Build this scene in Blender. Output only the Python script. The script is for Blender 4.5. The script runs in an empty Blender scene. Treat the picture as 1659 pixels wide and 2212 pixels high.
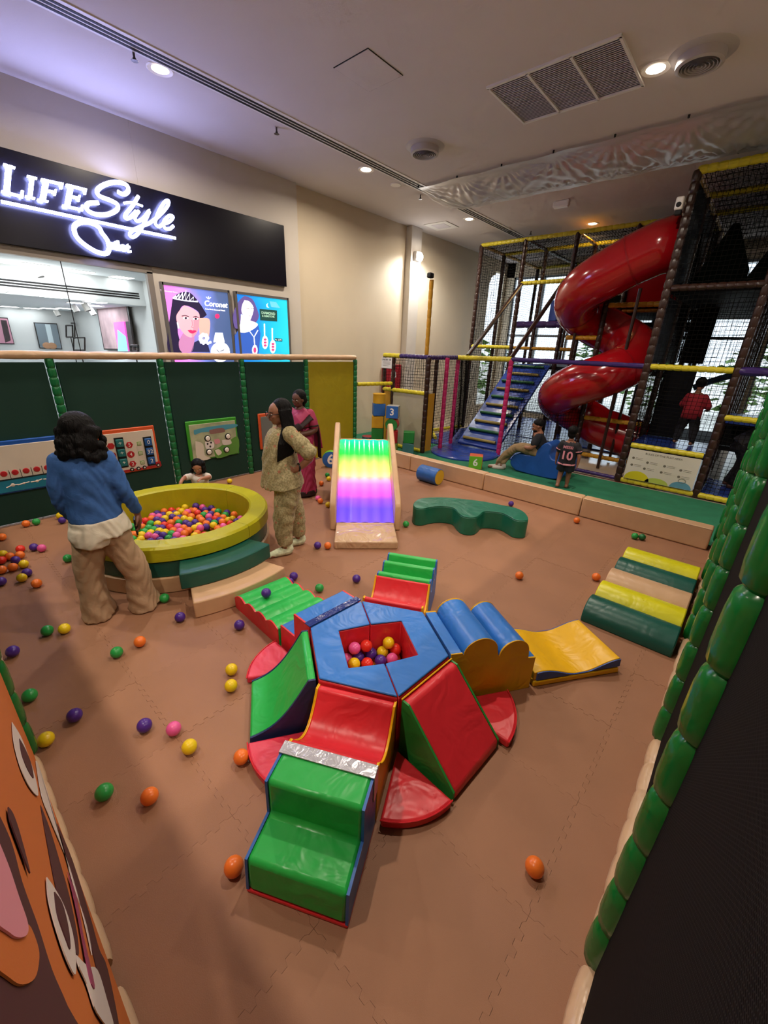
import bpy, bmesh, math, random
from mathutils import Vector, Matrix
random.seed(7)
SC = bpy.context.scene
COL = SC.collection
PI = math.pi
# ------------------------------------------------------------------ camera
YAW, PITCH, ROLL, FPX, CAMH = 0.7115, 0.3857, 0.0378, 880.4, 2.1
_fw = Vector((-math.sin(YAW)*math.cos(PITCH), math.cos(YAW)*math.cos(PITCH), -math.sin(PITCH)))
_r = Vector((math.cos(YAW), math.sin(YAW), 0)); _u = _r.cross(_fw)
_r2 = math.cos(ROLL)*_r + math.sin(ROLL)*_u
_u2 = -math.sin(ROLL)*_r + math.cos(ROLL)*_u
cam_d = bpy.data.cameras.new('camera'); cam = bpy.data.objects.new('camera', cam_d); COL.objects.link(cam)
_m = Matrix((_r2, _u2, -_fw)).transposed().to_4x4(); _m.translation = (0, 0, CAMH)
cam.matrix_world = _m
cam_d.sensor_fit = 'HORIZONTAL'; cam_d.sensor_width = 36.0; cam_d.lens = 36.0*FPX/1659.0
cam_d.clip_start = 0.02; cam_d.clip_end = 300
SC.camera = cam
# ------------------------------------------------------------------ view, world, lights
SC.view_settings.view_transform = 'Standard'; SC.view_settings.look = 'None'
SC.view_settings.gamma = 1.0; SC.view_settings.use_curve_mapping = False
SC.view_settings.exposure = 0.05
SC.cycles.max_bounces = 5; SC.cycles.diffuse_bounces = 3; SC.cycles.glossy_bounces = 2; SC.cycles.transmission_bounces = 2; SC.cycles.transparent_max_bounces = 8
SC.cycles.use_adaptive_sampling = True; SC.cycles.adaptive_threshold = 0.08; SC.cycles.adaptive_min_samples = 12
SC.cycles.caustics_reflective = False; SC.cycles.caustics_refractive = False; SC.cycles.sample_clamp_indirect = 6.0
W = bpy.data.worlds.new('sky'); SC.world = W; W.use_nodes = True
_bg = W.node_tree.nodes['Background']; _bg.inputs[0].default_value = (0.80, 0.90, 1.0, 1); _bg.inputs[1].default_value = 2.3
LAMP_W = 62.0          # each recessed downlight
LAMP_COL = (1.0, 0.87, 0.72)
CEIL = 4.77
LAMPS = [(-5.74, -0.62), (-5.74, 2.71), (-5.79, 5.94), (-5.81, 9.24), (-1.65, -0.62), (-1.65, 2.71), (-1.65, 5.82),
         (2.45, -0.62), (2.45, 2.71), (2.45, 5.82), (-3.745, 11.02), (0.6, 11.02)]

# pixel of the photograph -> point of the room (measuring aid)
def ray(x, y):
    a, b = (x-829.5)/FPX, (y-1106)/FPX
    return _r2*a - _u2*b + _fw
def G(x, y, z=0.0):
    d = ray(x, y); t = (z-CAMH)/d.z
    return Vector((d.x*t, d.y*t, z))
def PX(x, y, X):
    d = ray(x, y); t = X/d.x
    return Vector((X, d.y*t, CAMH+d.z*t))
def PY(x, y, Y):
    d = ray(x, y); t = Y/d.y
    return Vector((d.x*t, Y, CAMH+d.z*t))

# ------------------------------------------------------------------ materials
def lin(c):
    c = c.lstrip('#'); o = []
    for i in (0, 2, 4):
        v = int(c[i:i+2], 16)/255
        o.append(v/12.92 if v <= .04045 else ((v+.055)/1.055)**2.4)
    return (*o, 1.0)
MATS = {}
def M(name, col, rough=.5, bump=0.0, bscale=30.0, var=0.0, vscale=4.0, metal=0.0, coat=0.0, trans=0.0, emit=0.0, alpha=1.0, spec=.5, stretch=None, detail=3.0, ecol=None, ior=1.45, dist=.6):
    if name in MATS: return MATS[name]
    m = bpy.data.materials.new(name); m.use_nodes = True
    nt = m.node_tree; b = nt.nodes['Principled BSDF']
    c = lin(col)
    b.inputs['Base Color'].default_value = c
    b.inputs['Roughness'].default_value = rough
    b.inputs['Metallic'].default_value = metal
    b.inputs['Specular IOR Level'].default_value = spec
    b.inputs['Coat Weight'].default_value = coat
    b.inputs['Coat Roughness'].default_value = .15
    b.inputs['Transmission Weight'].default_value = trans
    b.inputs['Alpha'].default_value = alpha
    b.inputs['IOR'].default_value = ior
    if emit:
        b.inputs['Emission Color'].default_value = lin(ecol) if ecol else c
        b.inputs['Emission Strength'].default_value = emit
    if bump or var:
        tc = nt.nodes.new('ShaderNodeTexCoord'); src = tc.outputs['Object']
        if stretch:
            mp = nt.nodes.new('ShaderNodeMapping'); mp.inputs['Scale'].default_value = stretch
            nt.links.new(src, mp.inputs[0]); src = mp.outputs[0]
    if var:
        n = nt.nodes.new('ShaderNodeTexNoise'); n.inputs['Scale'].default_value = vscale; n.inputs['Detail'].default_value = detail
        nt.links.new(src, n.inputs['Vector'])
        r = nt.nodes.new('ShaderNodeMapRange'); r.inputs[1].default_value = .3; r.inputs[2].default_value = .7
        r.inputs[3].default_value = 1-var; r.inputs[4].default_value = 1+var
        nt.links.new(n.outputs[0], r.inputs[0])
        h = nt.nodes.new('ShaderNodeHueSaturation'); h.inputs['Color'].default_value = c
        nt.links.new(r.outputs[0], h.inputs['Value']); nt.links.new(h.outputs[0], b.inputs['Base Color'])
    if bump:
        n = nt.nodes.new('ShaderNodeTexNoise'); n.inputs['Scale'].default_value = bscale; n.inputs['Detail'].default_value = detail
        n.inputs['Distortion'].default_value = dist
        nt.links.new(src, n.inputs['Vector'])
        bp = nt.nodes.new('ShaderNodeBump'); bp.inputs['Strength'].default_value = bump; bp.inputs['Distance'].default_value = .03
        nt.links.new(n.outputs[0], bp.inputs['Height']); nt.links.new(bp.outputs[0], b.inputs['Normal'])
    MATS[name] = m
    return m
def vinyl(name, col, rough=.36, bump=.22, bscale=7.0, var=.05):
    return M(name, col, rough=rough, bump=min(1, bump*1.6), bscale=bscale*.5, var=var, vscale=5, detail=2.0, dist=1.6)

# ------------------------------------------------------------------ mesh building
class MB:
    def __init__(s): s.v = []; s.f = []
    def add(s, vs, fs):
        o = len(s.v); s.v += [Vector(p) for p in vs]; s.f += [tuple(i+o for i in f) for f in fs]; return s
    def box(s, c, d, rot=None):
        x, y, z = d[0]/2, d[1]/2, d[2]/2
        vs = [Vector((a*x, b*y, e*z)) for a in (-1, 1) for b in (-1, 1) for e in (-1, 1)]
        if rot is not None: vs = [rot @ p for p in vs]
        c = Vector(c)
        return s.add([p+c for p in vs], [(0, 1, 3, 2), (4, 6, 7, 5), (0, 4, 5, 1), (2, 3, 7, 6), (0, 2, 6, 4), (1, 5, 7, 3)])
    def bb(s, a, b):
        return s.box([(a[i]+b[i])/2 for i in range(3)], [abs(b[i]-a[i]) for i in range(3)])
    def prism(s, pts, off):
        off = Vector(off); pts = [Vector(p) for p in pts]; n = len(pts)
        vs = pts+[p+off for p in pts]
        fs = [tuple(range(n))[::-1], tuple(range(n, 2*n))]+[(i, (i+1) % n, n+(i+1) % n, n+i) for i in range(n)]
        return s.add(vs, fs)
    def tube(s, path, r, n=8, caps=True, closed=False, up=None):
        path = [Vector(p) for p in path]; k = len(path)
        rs = r if isinstance(r, (list, tuple)) else [r]*k
        T = []
        for i in range(k):
            a = path[(i-1) % k] if (closed or i > 0) else path[i]
            b = path[(i+1) % k] if (closed or i < k-1) else path[i]
            t = (b-a); T.append(t.normalized() if t.length > 1e-9 else Vector((0, 0, 1)))
        ref = Vector(up) if up else (Vector((0, 0, 1)) if abs(T[0].z) < .9 else Vector((1, 0, 0)))
        N = (ref-T[0]*ref.dot(T[0])).normalized()
        vs = []
        for i in range(k):
            N = N-T[i]*N.dot(T[i])
            N = N.normalized() if N.length > 1e-6 else T[i].orthogonal().normalized()
            B = T[i].cross(N)
            ra, rb = rs[i] if isinstance(rs[i], (list, tuple)) else (rs[i], rs[i])
            for j in range(n):
                a = 2*PI*j/n
                vs.append(path[i]+N*(ra*math.cos(a))+B*(rb*math.sin(a)))
        fs = []
        for i in range(k if closed else k-1):
            i2 = (i+1) % k
            for j in range(n):
                fs.append((i*n+j, i*n+(j+1) % n, i2*n+(j+1) % n, i2*n+j))
        if caps and not closed:
            fs.append(tuple(range(n))[::-1]); fs.append(tuple((k-1)*n+j for j in range(n)))
        return s.add(vs, fs)
    def lathe(s, prof, c=(0, 0, 0), n=24, axis='z', a0=0, a1=2*PI):
        c = Vector(c); full = abs(a1-a0-2*PI) < 1e-6; m = n if full else n+1; k = len(prof); vs = []
        for i in range(m):
            a = a0+(a1-a0)*i/n
            for (r, h) in prof:
                p = (r*math.cos(a), r*math.sin(a), h)
                if axis == 'x': p = (h, p[0], p[1])
                if axis == 'y': p = (p[1], h, p[0])
                vs.append(c+Vector(p))
        fs = []
        for i in range(n):
            i2 = (i+1) % m
            for j in range(k-1): fs.append((i*k+j, i2*k+j, i2*k+j+1, i*k+j+1))
        return s.add(vs, fs)
    def sphere(s, c, r, nu=14, nv=9):
        c = Vector(c); r = (r, r, r) if not isinstance(r, (list, tuple)) else r
        vs = [c+Vector((0, 0, r[2]))]
        for i in range(1, nv):
            th = PI*i/nv
            for j in range(nu):
                a = 2*PI*j/nu
                vs.append(c+Vector((r[0]*math.sin(th)*math.cos(a), r[1]*math.sin(th)*math.sin(a), r[2]*math.cos(th))))
        vs.append(c-Vector((0, 0, r[2])))
        fs = [(0, 1+j, 1+(j+1) % nu) for j in range(nu)]
        for i in range(nv-2):
            for j in range(nu): fs.append((1+i*nu+j, 1+(i+1)*nu+j, 1+(i+1)*nu+(j+1) % nu, 1+i*nu+(j+1) % nu))
        l = len(vs)-1
        fs += [(l, 1+(nv-2)*nu+(j+1) % nu, 1+(nv-2)*nu+j) for j in range(nu)]
        return s.add(vs, fs)
    def padtube(s, p0, p1, r, seg=.12, n=10, pinch=.80):
        p0, p1 = Vector(p0), Vector(p1); L = (p1-p0).length; k = max(1, round(L/seg)); pa = []; rs = []
        for i in range(k):
            for t, q in ((.0, pinch), (.07, .93), (.28, 1.0), (.72, 1.0), (.93, .93)):
                pa.append(p0.lerp(p1, (i+t)/k)); rs.append(r*q)
        pa.append(p1); rs.append(r*pinch)
        return s.tube(pa, rs, n)
    def mesh(s, name, smooth=35, fix=True):
        me = bpy.data.meshes.new(name); me.from_pydata([tuple(p) for p in s.v], [], s.f)
        if fix:
            bm = bmesh.new(); bm.from_mesh(me); bmesh.ops.recalc_face_normals(bm, faces=bm.faces); bm.to_mesh(me); bm.free()
        if smooth:
            me.polygons.foreach_set('use_smooth', [True]*len(me.polygons))
            me.set_sharp_from_angle(angle=math.radians(smooth))
        return me
    def build(s, name, mat, parent=None, smooth=35, bevel=0.0, segs=2, fix=True):
        me = s.mesh(name, smooth, fix)
        return obj(name, me, mat, parent, bevel, segs)
def obj(name, me, mat, parent=None, bevel=0.0, segs=2):
    o = bpy.data.objects.new(name, me); COL.objects.link(o)
    if mat is not None:
        me.materials.clear(); me.materials.append(mat)
    if parent is not None: o.parent = parent
    if bevel:
        b = o.modifiers.new('bevel', 'BEVEL'); b.width = bevel; b.segments = segs; b.limit_method = 'ANGLE'; b.angle_limit = .6
        b.harden_normals = False
    return o
def thing(name, label, cat, loc=(0, 0, 0), rotz=0.0, group=None):
    o = bpy.data.objects.new(name, None); COL.objects.link(o)
    o.empty_display_size = .1; o.location = loc; o.rotation_euler = (0, 0, rotz)
    o['label'] = label; o['category'] = cat
    if group: o['group'] = group
    return o
def tag(o, label, cat, group=None, kind=None):
    o['label'] = label; o['category'] = cat
    if group: o['group'] = group
    if kind: o['kind'] = kind
    return o
def struct(name, mb, mat, parent=None, smooth=0, bevel=0.0, label=None):
    o = mb.build(name, mat, parent, smooth=smooth, bevel=bevel)
    if parent is None:
        o['kind'] = 'structure'
        if label: o['label'] = label
    return o
def dup(root, loc, rotz=0.0, label=None, group=None):
    r = root.copy(); COL.objects.link(r); r.location = loc; r.rotation_euler = (0, 0, rotz)
    if label: r['label'] = label
    if group: r['group'] = group
    for ch in list(root.children):
        c = ch.copy(); COL.objects.link(c); c.parent = r
        for g in list(ch.children):
            d = g.copy(); COL.objects.link(d); d.parent = c
    return r
def remeshed(mb, name, voxel=.01, smooth=4):
    me = bpy.data.meshes.new(name+'_src'); me.from_pydata([tuple(p) for p in mb.v], [], mb.f)
    bm = bmesh.new(); bm.from_mesh(me); bmesh.ops.recalc_face_normals(bm, faces=bm.faces); bm.to_mesh(me); bm.free()
    t = bpy.data.objects.new(name+'_src', me); COL.objects.link(t)
    a = t.modifiers.new('r', 'REMESH'); a.mode = 'VOXEL'; a.voxel_size = voxel
    b = t.modifiers.new('s', 'SMOOTH'); b.iterations = smooth; b.factor = .5
    dg = bpy.context.evaluated_depsgraph_get(); dg.update()
    out = bpy.data.meshes.new_from_object(t.evaluated_get(dg)); out.name = name
    bpy.data.objects.remove(t); bpy.data.meshes.remove(me)
    out.polygons.foreach_set('use_smooth', [True]*len(out.polygons))
    return out
def text_mesh(txt, size, extrude=0.0, align='CENTER', shear=0.0, offset=0.0):
    cu = bpy.data.curves.new('txt', 'FONT'); cu.body = txt; cu.size = size; cu.extrude = extrude; cu.align_x = align; cu.align_y = 'CENTER'
    cu.shear = shear; cu.offset = offset; cu.resolution_u = 3
    t = bpy.data.objects.new('txt', cu); COL.objects.link(t)
    dg = bpy.context.evaluated_depsgraph_get(); dg.update()
    me = bpy.data.meshes.new_from_object(t.evaluated_get(dg)); bpy.data.objects.remove(t); bpy.data.curves.remove(cu)
    return me
def put_text(name, txt, size, mat, parent, origin, ux, uy, extrude=.001, align='CENTER', shear=0.0, offset=0.0):
    """lettering as thin raised geometry: origin + ux,uy axes in the parent's frame"""
    me = text_mesh(txt, size, extrude, align, shear, offset)
    ux, uy = Vector(ux).normalized(), Vector(uy).normalized(); n = ux.cross(uy)
    o = Vector(origin)
    for v in me.vertices:
        c = v.co.copy(); v.co = o+ux*c.x+uy*c.y+n*c.z
    me.name = name
    return obj(name, me, mat, parent)
# ================================================================== the room
m_wall = M('painted_wall', '#cfc7bc', .8, bump=.05, bscale=120, var=.03, vscale=1.2)
m_wall2 = M('painted_wall_far', '#d6c7ad', .8, bump=.05, bscale=120, var=.05, vscale=.8)
m_ceil = M('ceiling_paint', '#d5ccc8', .9, bump=.04, bscale=90, var=.03, vscale=.7)
m_mat = M('brown_foam_mat', '#976b4f', .62, bump=.10, bscale=260, var=.07, vscale=2.3)
m_mat_edge = M('foam_joint', '#7d5644', .8)
m_white = M('white_metal', '#e6e2dc', .45)
m_dark = M('dark_void', '#0c0c0e', .7)
XW = -7.25
# floor base and interlocking foam mats
struct('floor', MB().bb((-7.4, -4.2, -.12), (5.2, 14.5, -.022)), m_mat_edge, label='brown interlocking foam mats covering the play floor')
floor_o = bpy.data.objects['floor']
TS = .605; GX, GY = -.112, .508
def joint(p, q, seed, flip):
    """points of a jigsaw edge from p to q (dovetail teeth)"""
    p, q = Vector(p), Vector(q); d = (q-p).normalized(); n = Vector((-d.y, d.x)); L = (q-p).length
    k = 19; pts = []; amp = .011; w = L/k
    for i in range(k):
        a = i*w
        s = 1 if i % 2 == 0 else -1
        if i == 0: pts += [(0, 0), (w*.75, 0)]
        elif i == k-1: pts += [(a+w*.25, 0)]
        else:
            h = amp*s*-1
            pts += [(a-w*.02, h), (a+w*1.02, h)] if False else [(a+w*.10, h*1.0), (a+w*.90, h*1.0)]
    return [p+d*u+n*v for u, v in pts]
nx0, nx1, ny0, ny1 = -10, 1, -1, 9
def edge_pts(i, j, hor):
    a = Vector((GX+i*TS, GY+j*TS)); b = a+(Vector((TS, 0)) if hor else Vector((0, TS)))
    return joint(a, b, (i, j, hor), 0)
mat_shared = None
for i in range(nx0, nx1):
    for j in range(ny0, ny1):
        bot = edge_pts(i, j, True); right = edge_pts(i+1, j, False); top = edge_pts(i, j+1, True); left = edge_pts(i, j, False)
        c = Vector((GX+(i+.5)*TS, GY+(j+.5)*TS))
        if mat_shared is None:
            def rev(L, end): return [end]+L[:0:-1]
            bl, br = bot[0], right[0]; tr = Vector((GX+(i+1)*TS, GY+(j+1)*TS)); tl = top[0]
            poly = bot+right+rev(top, tr)+rev(left, tl)
            poly = [(q-c)*.9982 for q in poly]
            mb = MB().prism([(q.x, q.y, -.02) for q in poly], (0, 0, .02))
            mat_shared = mb.mesh('foam_mat', 0)
            mat_shared.materials.append(m_mat)
        o = bpy.data.objects.new('foam_mat', mat_shared); COL.objects.link(o); o.parent = floor_o
        o.location = (c.x, c.y, -.0004*((i*7+j*13) % 4)*.8)
# the rest of the hall floor
m_tile = M('pale_hall_tile', '#b9aa98', .12, var=.03, vscale=3)
m_carpet = M('green_carpet', '#1d6b4c', .85, bump=.25, bscale=300, var=.12, vscale=6)
struct('floor_hall', MB().bb((-7.4, -4.2, -.02), (-6.175, 5.95, -.004)).bb((.51, -4.2, -.02), (5.2, 14.5, -.004)).bb((-6.175, -4.2, -.02), (.51, -.115, -.004)).bb((-7.4, 7.95, -.02), (.51, 14.5, -.004)), m_tile)
struct('floor_carpet', MB().bb((-7.35, 5.965, -.02), (.5, 7.95, .012)), m_carpet, label='dark green carpet strip between kerb and play tower')
# walls
H = CEIL
wl = MB().bb((XW-.2, -4.2, 0), (XW, -1.2, H)).bb((XW-.2, -1.2, 3.06), (XW, 2.9, H)).bb((XW-.2, 2.9, 0), (XW, 5.645, H)).bb((XW-.2, -1.2, 0), (XW, 2.9, .25))
struct('wall_left', wl, m_wall, bevel=.004)
wl2 = MB().bb((XW-.2, 5.645, 0), (XW-.07, 13.2, H))
w2 = struct('wall_left_far', wl2, m_wall2)
struct('pilaster', MB().bb((XW-.1, 8.93, 0), (XW+.10, 9.33, H)), m_wall, w2, bevel=.006)
struct('wall_back', MB().bb((-7.45, -4.4, 0), (5.4, -4.2, H)), m_wall)
struct('wall_right', MB().bb((5.2, -4.2, 0), (5.4, 14.5, H)), m_wall)
struct('ceiling', MB().bb((-7.6, -4.4, H), (5.4, 14.6, H+.2)), m_ceil, label='flat painted ceiling with recessed fittings')
# glazed far wall
YF = 14.3
m_frame = M('window_frame', '#8f9498', .45, metal=.3)
def thin_glass(name, refl=.06, tint=(.97, .99, 1, 1)):
    m = bpy.data.materials.new(name); m.use_nodes = True; nt = m.node_tree; nt.nodes.remove(nt.nodes['Principled BSDF'])
    tr = nt.nodes.new('ShaderNodeBsdfTransparent'); tr.inputs[0].default_value = tint
    gl = nt.nodes.new('ShaderNodeBsdfGlossy'); gl.inputs['Roughness'].default_value = .02
    mx = nt.nodes.new('ShaderNodeMixShader'); lw = nt.nodes.new('ShaderNodeLayerWeight'); lw.inputs[0].default_value = .12
    mr = nt.nodes.new('ShaderNodeMapRange'); mr.inputs[3].default_value = refl*.5; mr.inputs[4].default_value = min(1, refl*6)
    nt.links.new(lw.outputs['Fresnel'], mr.inputs[0]); nt.links.new(mr.outputs[0], mx.inputs[0])
    nt.links.new(tr.outputs[0], mx.inputs[1]); nt.links.new(gl.outputs[0], mx.inputs[2]); nt.links.new(mx.outputs[0], nt.nodes['Material Output'].inputs[0])
    return m
m_glass = thin_glass('window_glass', .05)
wf = MB().bb((-7.45, YF, 4.35), (5.4, YF+.2, H)).bb((-7.45, YF, 0), (5.4, YF+.2, .12))
for x in (-7.45, -4.0, -.6, 2.8): wf.bb((x, YF, 0), (x+.42, YF+.2, H))
wallf = struct('wall_far', wf, m_wall2)
m_lintel = m_wall2
for k, (x0, x1) in enumerate([(-7.03, -4.0), (-3.58, -.6), (-.18, 2.8), (3.22, 5.4)]):
    fr = MB()
    for x in [x0+(x1-x0)*i/3 for i in range(4)]: fr.bb((x-.035, YF+.04, .12), (x+.035, YF+.12, 4.35))
    for z in (.14, 2.6, 4.33): fr.bb((x0, YF+.04, z-.035), (x1, YF+.12, z+.035))
    w = struct('window_%d' % (k+1), fr, m_frame); w['label'] = 'tall glazed window bay behind the play tower'
    for i in range(3):
        for (za, zb) in ((.175, 2.565), (2.635, 4.295)):
            xa, xb = x0+(x1-x0)*i/3+.035, x0+(x1-x0)*(i+1)/3-.035
            MB().bb((xa, YF+.075, za), (xb, YF+.083, zb)).build('pane', m_glass, w, smooth=0)
# side window with arched head at the end of the left wall
aw = MB().bb((XW-.2, 13.2, 0), (XW-.07, 14.3, .3)).bb((XW-.2, 13.2, 4.45), (XW-.07, 14.3, H)).bb((XW-.2, 14.15, .3), (XW-.07, 14.3, 4.45))
pts = [(13.2, 4.45), (13.2, 4.0)]+[(13.2+.35-.35*math.cos(a), 4.0+.35*math.sin(a)) for a in [i*PI/12 for i in range(1, 7)]]+[(13.55, 4.45)]
aw.prism([(XW-.2, y, z) for y, z in pts], (.13, 0, 0))
struct('wall_left_arch', aw, m_wall2)
# outside
m_pave = M('outdoor_paving', '#c9c6bf', .8, var=.08, vscale=.6)
struct('ground_outside', MB().bb((-40, 14.6, -.3), (40, 70, -.1)).bb((-40, 12, -.3), (-13.5, 14.6, -.1)), m_pave)
m_leafo = M('outdoor_leaves', '#5d7a3e', .7, var=.35, vscale=3)
def bush(loc, r, h, label):
    mb = MB(); rng = random.Random(int(loc[0]*31+loc[1]))
    for i in range(260):
        a = rng.uniform(0, 2*PI); u = rng.random()**.4; z = rng.uniform(.1, 1); k = math.sin(PI*min(1, z*.8+.15))
        p = Vector((r*u*k*math.cos(a), r*u*k*math.sin(a), h*z)); s = rng.uniform(.10, .22)*r
        R_ = Matrix.Rotation(rng.uniform(0, 6), 3, 'Z') @ Matrix.Rotation(rng.uniform(-1, 1), 3, 'X')
        mb.add([p+R_ @ Vector(q)*s for q in ((-1, 0, 0), (0, -.5, .1), (1, 0, 0), (0, .5, .1))], [(0, 1, 2, 3)])
    t = thing('outdoor_bush', label, 'bush', loc, group='bushes outside the glazing')
    mb.build('foliage', m_leafo, t, smooth=0, fix=False)
    MB().tube([(0, 0, -.1), (0, 0, h*.5)], [.07, .04], 6).build('stem', M('bark', '#5b4a3a', .9), t)
for x, y, r, h in [(-9.5, 19, 1.2, 2.3), (-6.2, 21, 1.3, 2.6), (-3.0, 19.4, 1.2, 2.2), (-.2, 21.5, 1.4, 3.0), (2.6, 19.5, 1.3, 2.8), (-12.9, 22, 1.6, 3.0)]:
    bush((x, y, -.1), r, h, 'green bush outdoors beyond the glazing, %s from the shop wall' % ['second', 'third', 'fourth', 'fifth', 'sixth', 'first'][int([-9.5, -6.2, -3.0, -.2, 2.6, -12.9].index(x))])
# ================================================================== ceiling fittings
m_lens = M('lamp_lens', '#fff3dc', .4, emit=14.0, ecol='#fff0d8')
m_ring = M('lamp_ring', '#efe9df', .35)
LAB = {1: 'round downlight on the ceiling above the lit shop sign', 2: 'round downlight beside the slot vent, above the blank wall', 3: 'round downlight near the tower corner, by the slot vent',
       6: 'round downlight between the return grille and the round air diffuser', 10: 'amber-glowing downlight just above the yellow tower rail'}
for i, (x, y) in enumerate(LAMPS):
    t = thing('ceiling_downlight', LAB.get(i, 'round recessed ceiling downlight outside the picture'), 'light', (x, y, H), group='recessed ceiling downlights')
    MB().lathe([(.085, -.004), (.125, -.012), (.135, -.004), (.135, 0), (.085, 0)], n=28).build('trim_ring', m_ring, t)
    MB().lathe([(0.0001, -.006), (.085, -.006)], n=28).build('lens', m_lens, t)
    ld = bpy.data.lights.new('downlight', 'AREA'); ld.shape = 'DISK'; ld.size = .15; ld.energy = LAMP_W; ld.color = LAMP_COL if i != 10 else (1, .62, .25)
    ld.spread = math.radians(165)
    if i == 10: ld.energy = LAMP_W*.5
    lo = bpy.data.objects.new('downlight', ld); COL.objects.link(lo); lo.parent = t; lo.location = (0, 0, -.02)
# slot diffuser: three black slots in a white frame
xs = -5.53
t = thing('slot_diffuser', 'long linear ceiling slot vent with black slots', 'vent', (xs, 6, H))
MB().bb((-.12, -9.5, -.010), (.12, 5.6, 0)).build('frame', m_white, t, smooth=0)
for k in range(3):
    MB().bb((-.085+k*.06, -9.4, -.013), (-.05+k*.06, 5.5, -.0105)).build('slot', m_dark, t, smooth=0)
# access panel
t = thing('ceiling_hatch', 'square ceiling access hatch with thin dark joint', 'hatch', (-3.98, 4.1, H), 0)
MB().bb((-.25, -.27, -.004), (.25, .27, 0)).build('joint', m_dark, t, smooth=0)
MB().bb((-.243, -.262, -.008), (.243, .262, -.0045)).build('panel', m_ceil, t, smooth=0)
# return grille, three bays of slats
t = thing('return_grille', 'large return air grille with three slatted bays', 'vent', (-2.46, 5.56, H))
gx, gy = .66, .47
m_slat = M('grille_slat', '#cfc8cc', .5); m_gback = M('grille_back', '#8a858c', .8)
fr = MB()
for x in (-gx, -gx/3, gx/3, gx): fr.bb((x-.012, -gy, -.022), (x+.012, gy, 0))
for y in (-gy, gy): fr.bb((-gx-.012, y-.016, -.022), (gx+.012, y+.016, 0))
fr.build('frame', m_white, t, smooth=0)
MB().bb((-gx, -gy, -.003), (gx, gy, 0)).build('backing', m_gback, t, smooth=0)
for b in range(3):
    x0 = -gx+b*2*gx/3+.014; x1 = -gx+(b+1)*2*gx/3-.014; mb = None
    for k in range(30):
        y = -gy+.03+k*(2*gy-.06)/29
        R_ = Matrix.Rotation(.3, 3, 'X')
        o = MB().box(((x0+x1)/2, y, -.012), (x1-x0, .025, .003), R_)
        o.build('slat', m_slat, t, smooth=0)
# round diffusers
def diffuser(loc, label):
    t = thing('round_diffuser', label, 'vent', loc, group='round ceiling air diffusers')
    MB().lathe([(.17, -.10), (.20, -.09), (.20, -.02), (.27, -.008), (.28, 0), (.16, 0), (.16, -.09), (.17, -.10)], n=36).build('rim', M('diffuser_grey', '#b9b3b0', .45), t)
    for k, r in enumerate((.15, .12, .09, .06, .03)):
        MB().lathe([(r, -.10), (r-.006, -.085), (r-.016, -.07), (r-.010, -.095), (r, -.10)], n=30).build('ring', M('diffuser_ring', '#9b9694', .45), t)
    MB().lathe([(.0001, -.06), (.165, -.06)], n=24).build('core', m_gback, t)
diffuser((-4.53, 5.85, H), 'round ceiling diffuser in the middle beside the slot vent')
diffuser((-1.27, 5.83, H), 'round ceiling diffuser next to the bright downlight and the return grille')
# stretched plastic sheet pinned to the ceiling
m_film = bpy.data.materials.new('clear_film'); m_film.use_nodes = True
nt = m_film.node_tree; b = nt.nodes['Principled BSDF']
b.inputs['Base Color'].default_value = (.85, .83, .83, 1); b.inputs['Roughness'].default_value = .3; b.inputs['Metallic'].default_value = .45
b.inputs['Alpha'].default_value = .55
def film(x0, x1, y0, y1):
    t = thing('plastic_sheet', 'wrinkled clear plastic sheet pinned across the ceiling', 'sheet', ((x0+x1)/2, (y0+y1)/2, H))
    nx, ny = 240, 40; mb = MB(); vs = []; fs = []
    pins = [(x0+(x1-x0)*k/8, y0) for k in range(9)]+[(x0+(x1-x0)*(k+.5)/8, y1) for k in range(8)]
    for j in range(ny+1):
        for i in range(nx+1):
            x = x0+(x1-x0)*i/nx; y = y0+(y1-y0)*j/ny
            e = min(1, 4*min(j, ny-j)/ny)
            z = 0
            for (px, py) in pins:
                dx, dy = x-px, y-py; d = math.hypot(dx, dy)
                if d < 1.2:
                    a = math.atan2(dx, dy)
                    z += math.sin(a*22+px*5)*.022*(1-d/1.2)*min(1, d*3)
            z += 0.012*math.sin(x*9+y*4+math.sin(x*3)*2)*e
            vs.append((x-(x0+x1)/2, y-(y0+y1)/2+.02*math.sin(x*7)*(1-e), min(-.02, -.05-.08*e*math.sin(PI*j/ny)+z*e)))
    for j in range(ny):
        for i in range(nx): a = j*(nx+1)+i; fs.append((a, a+1, a+nx+2, a+nx+1))
    mb.add(vs, fs); mb.build('film', m_film, t, smooth=180)
    for (px, py) in pins:
        MB().lathe([(.0001, -.045), (.012, -.045), (.014, -.014)], (px-(x0+x1)/2, py-(y0+y1)/2, 0), 8).build('pin', m_dark, t)
film(-5.5, .9, 6.98, 8.45)
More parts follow.
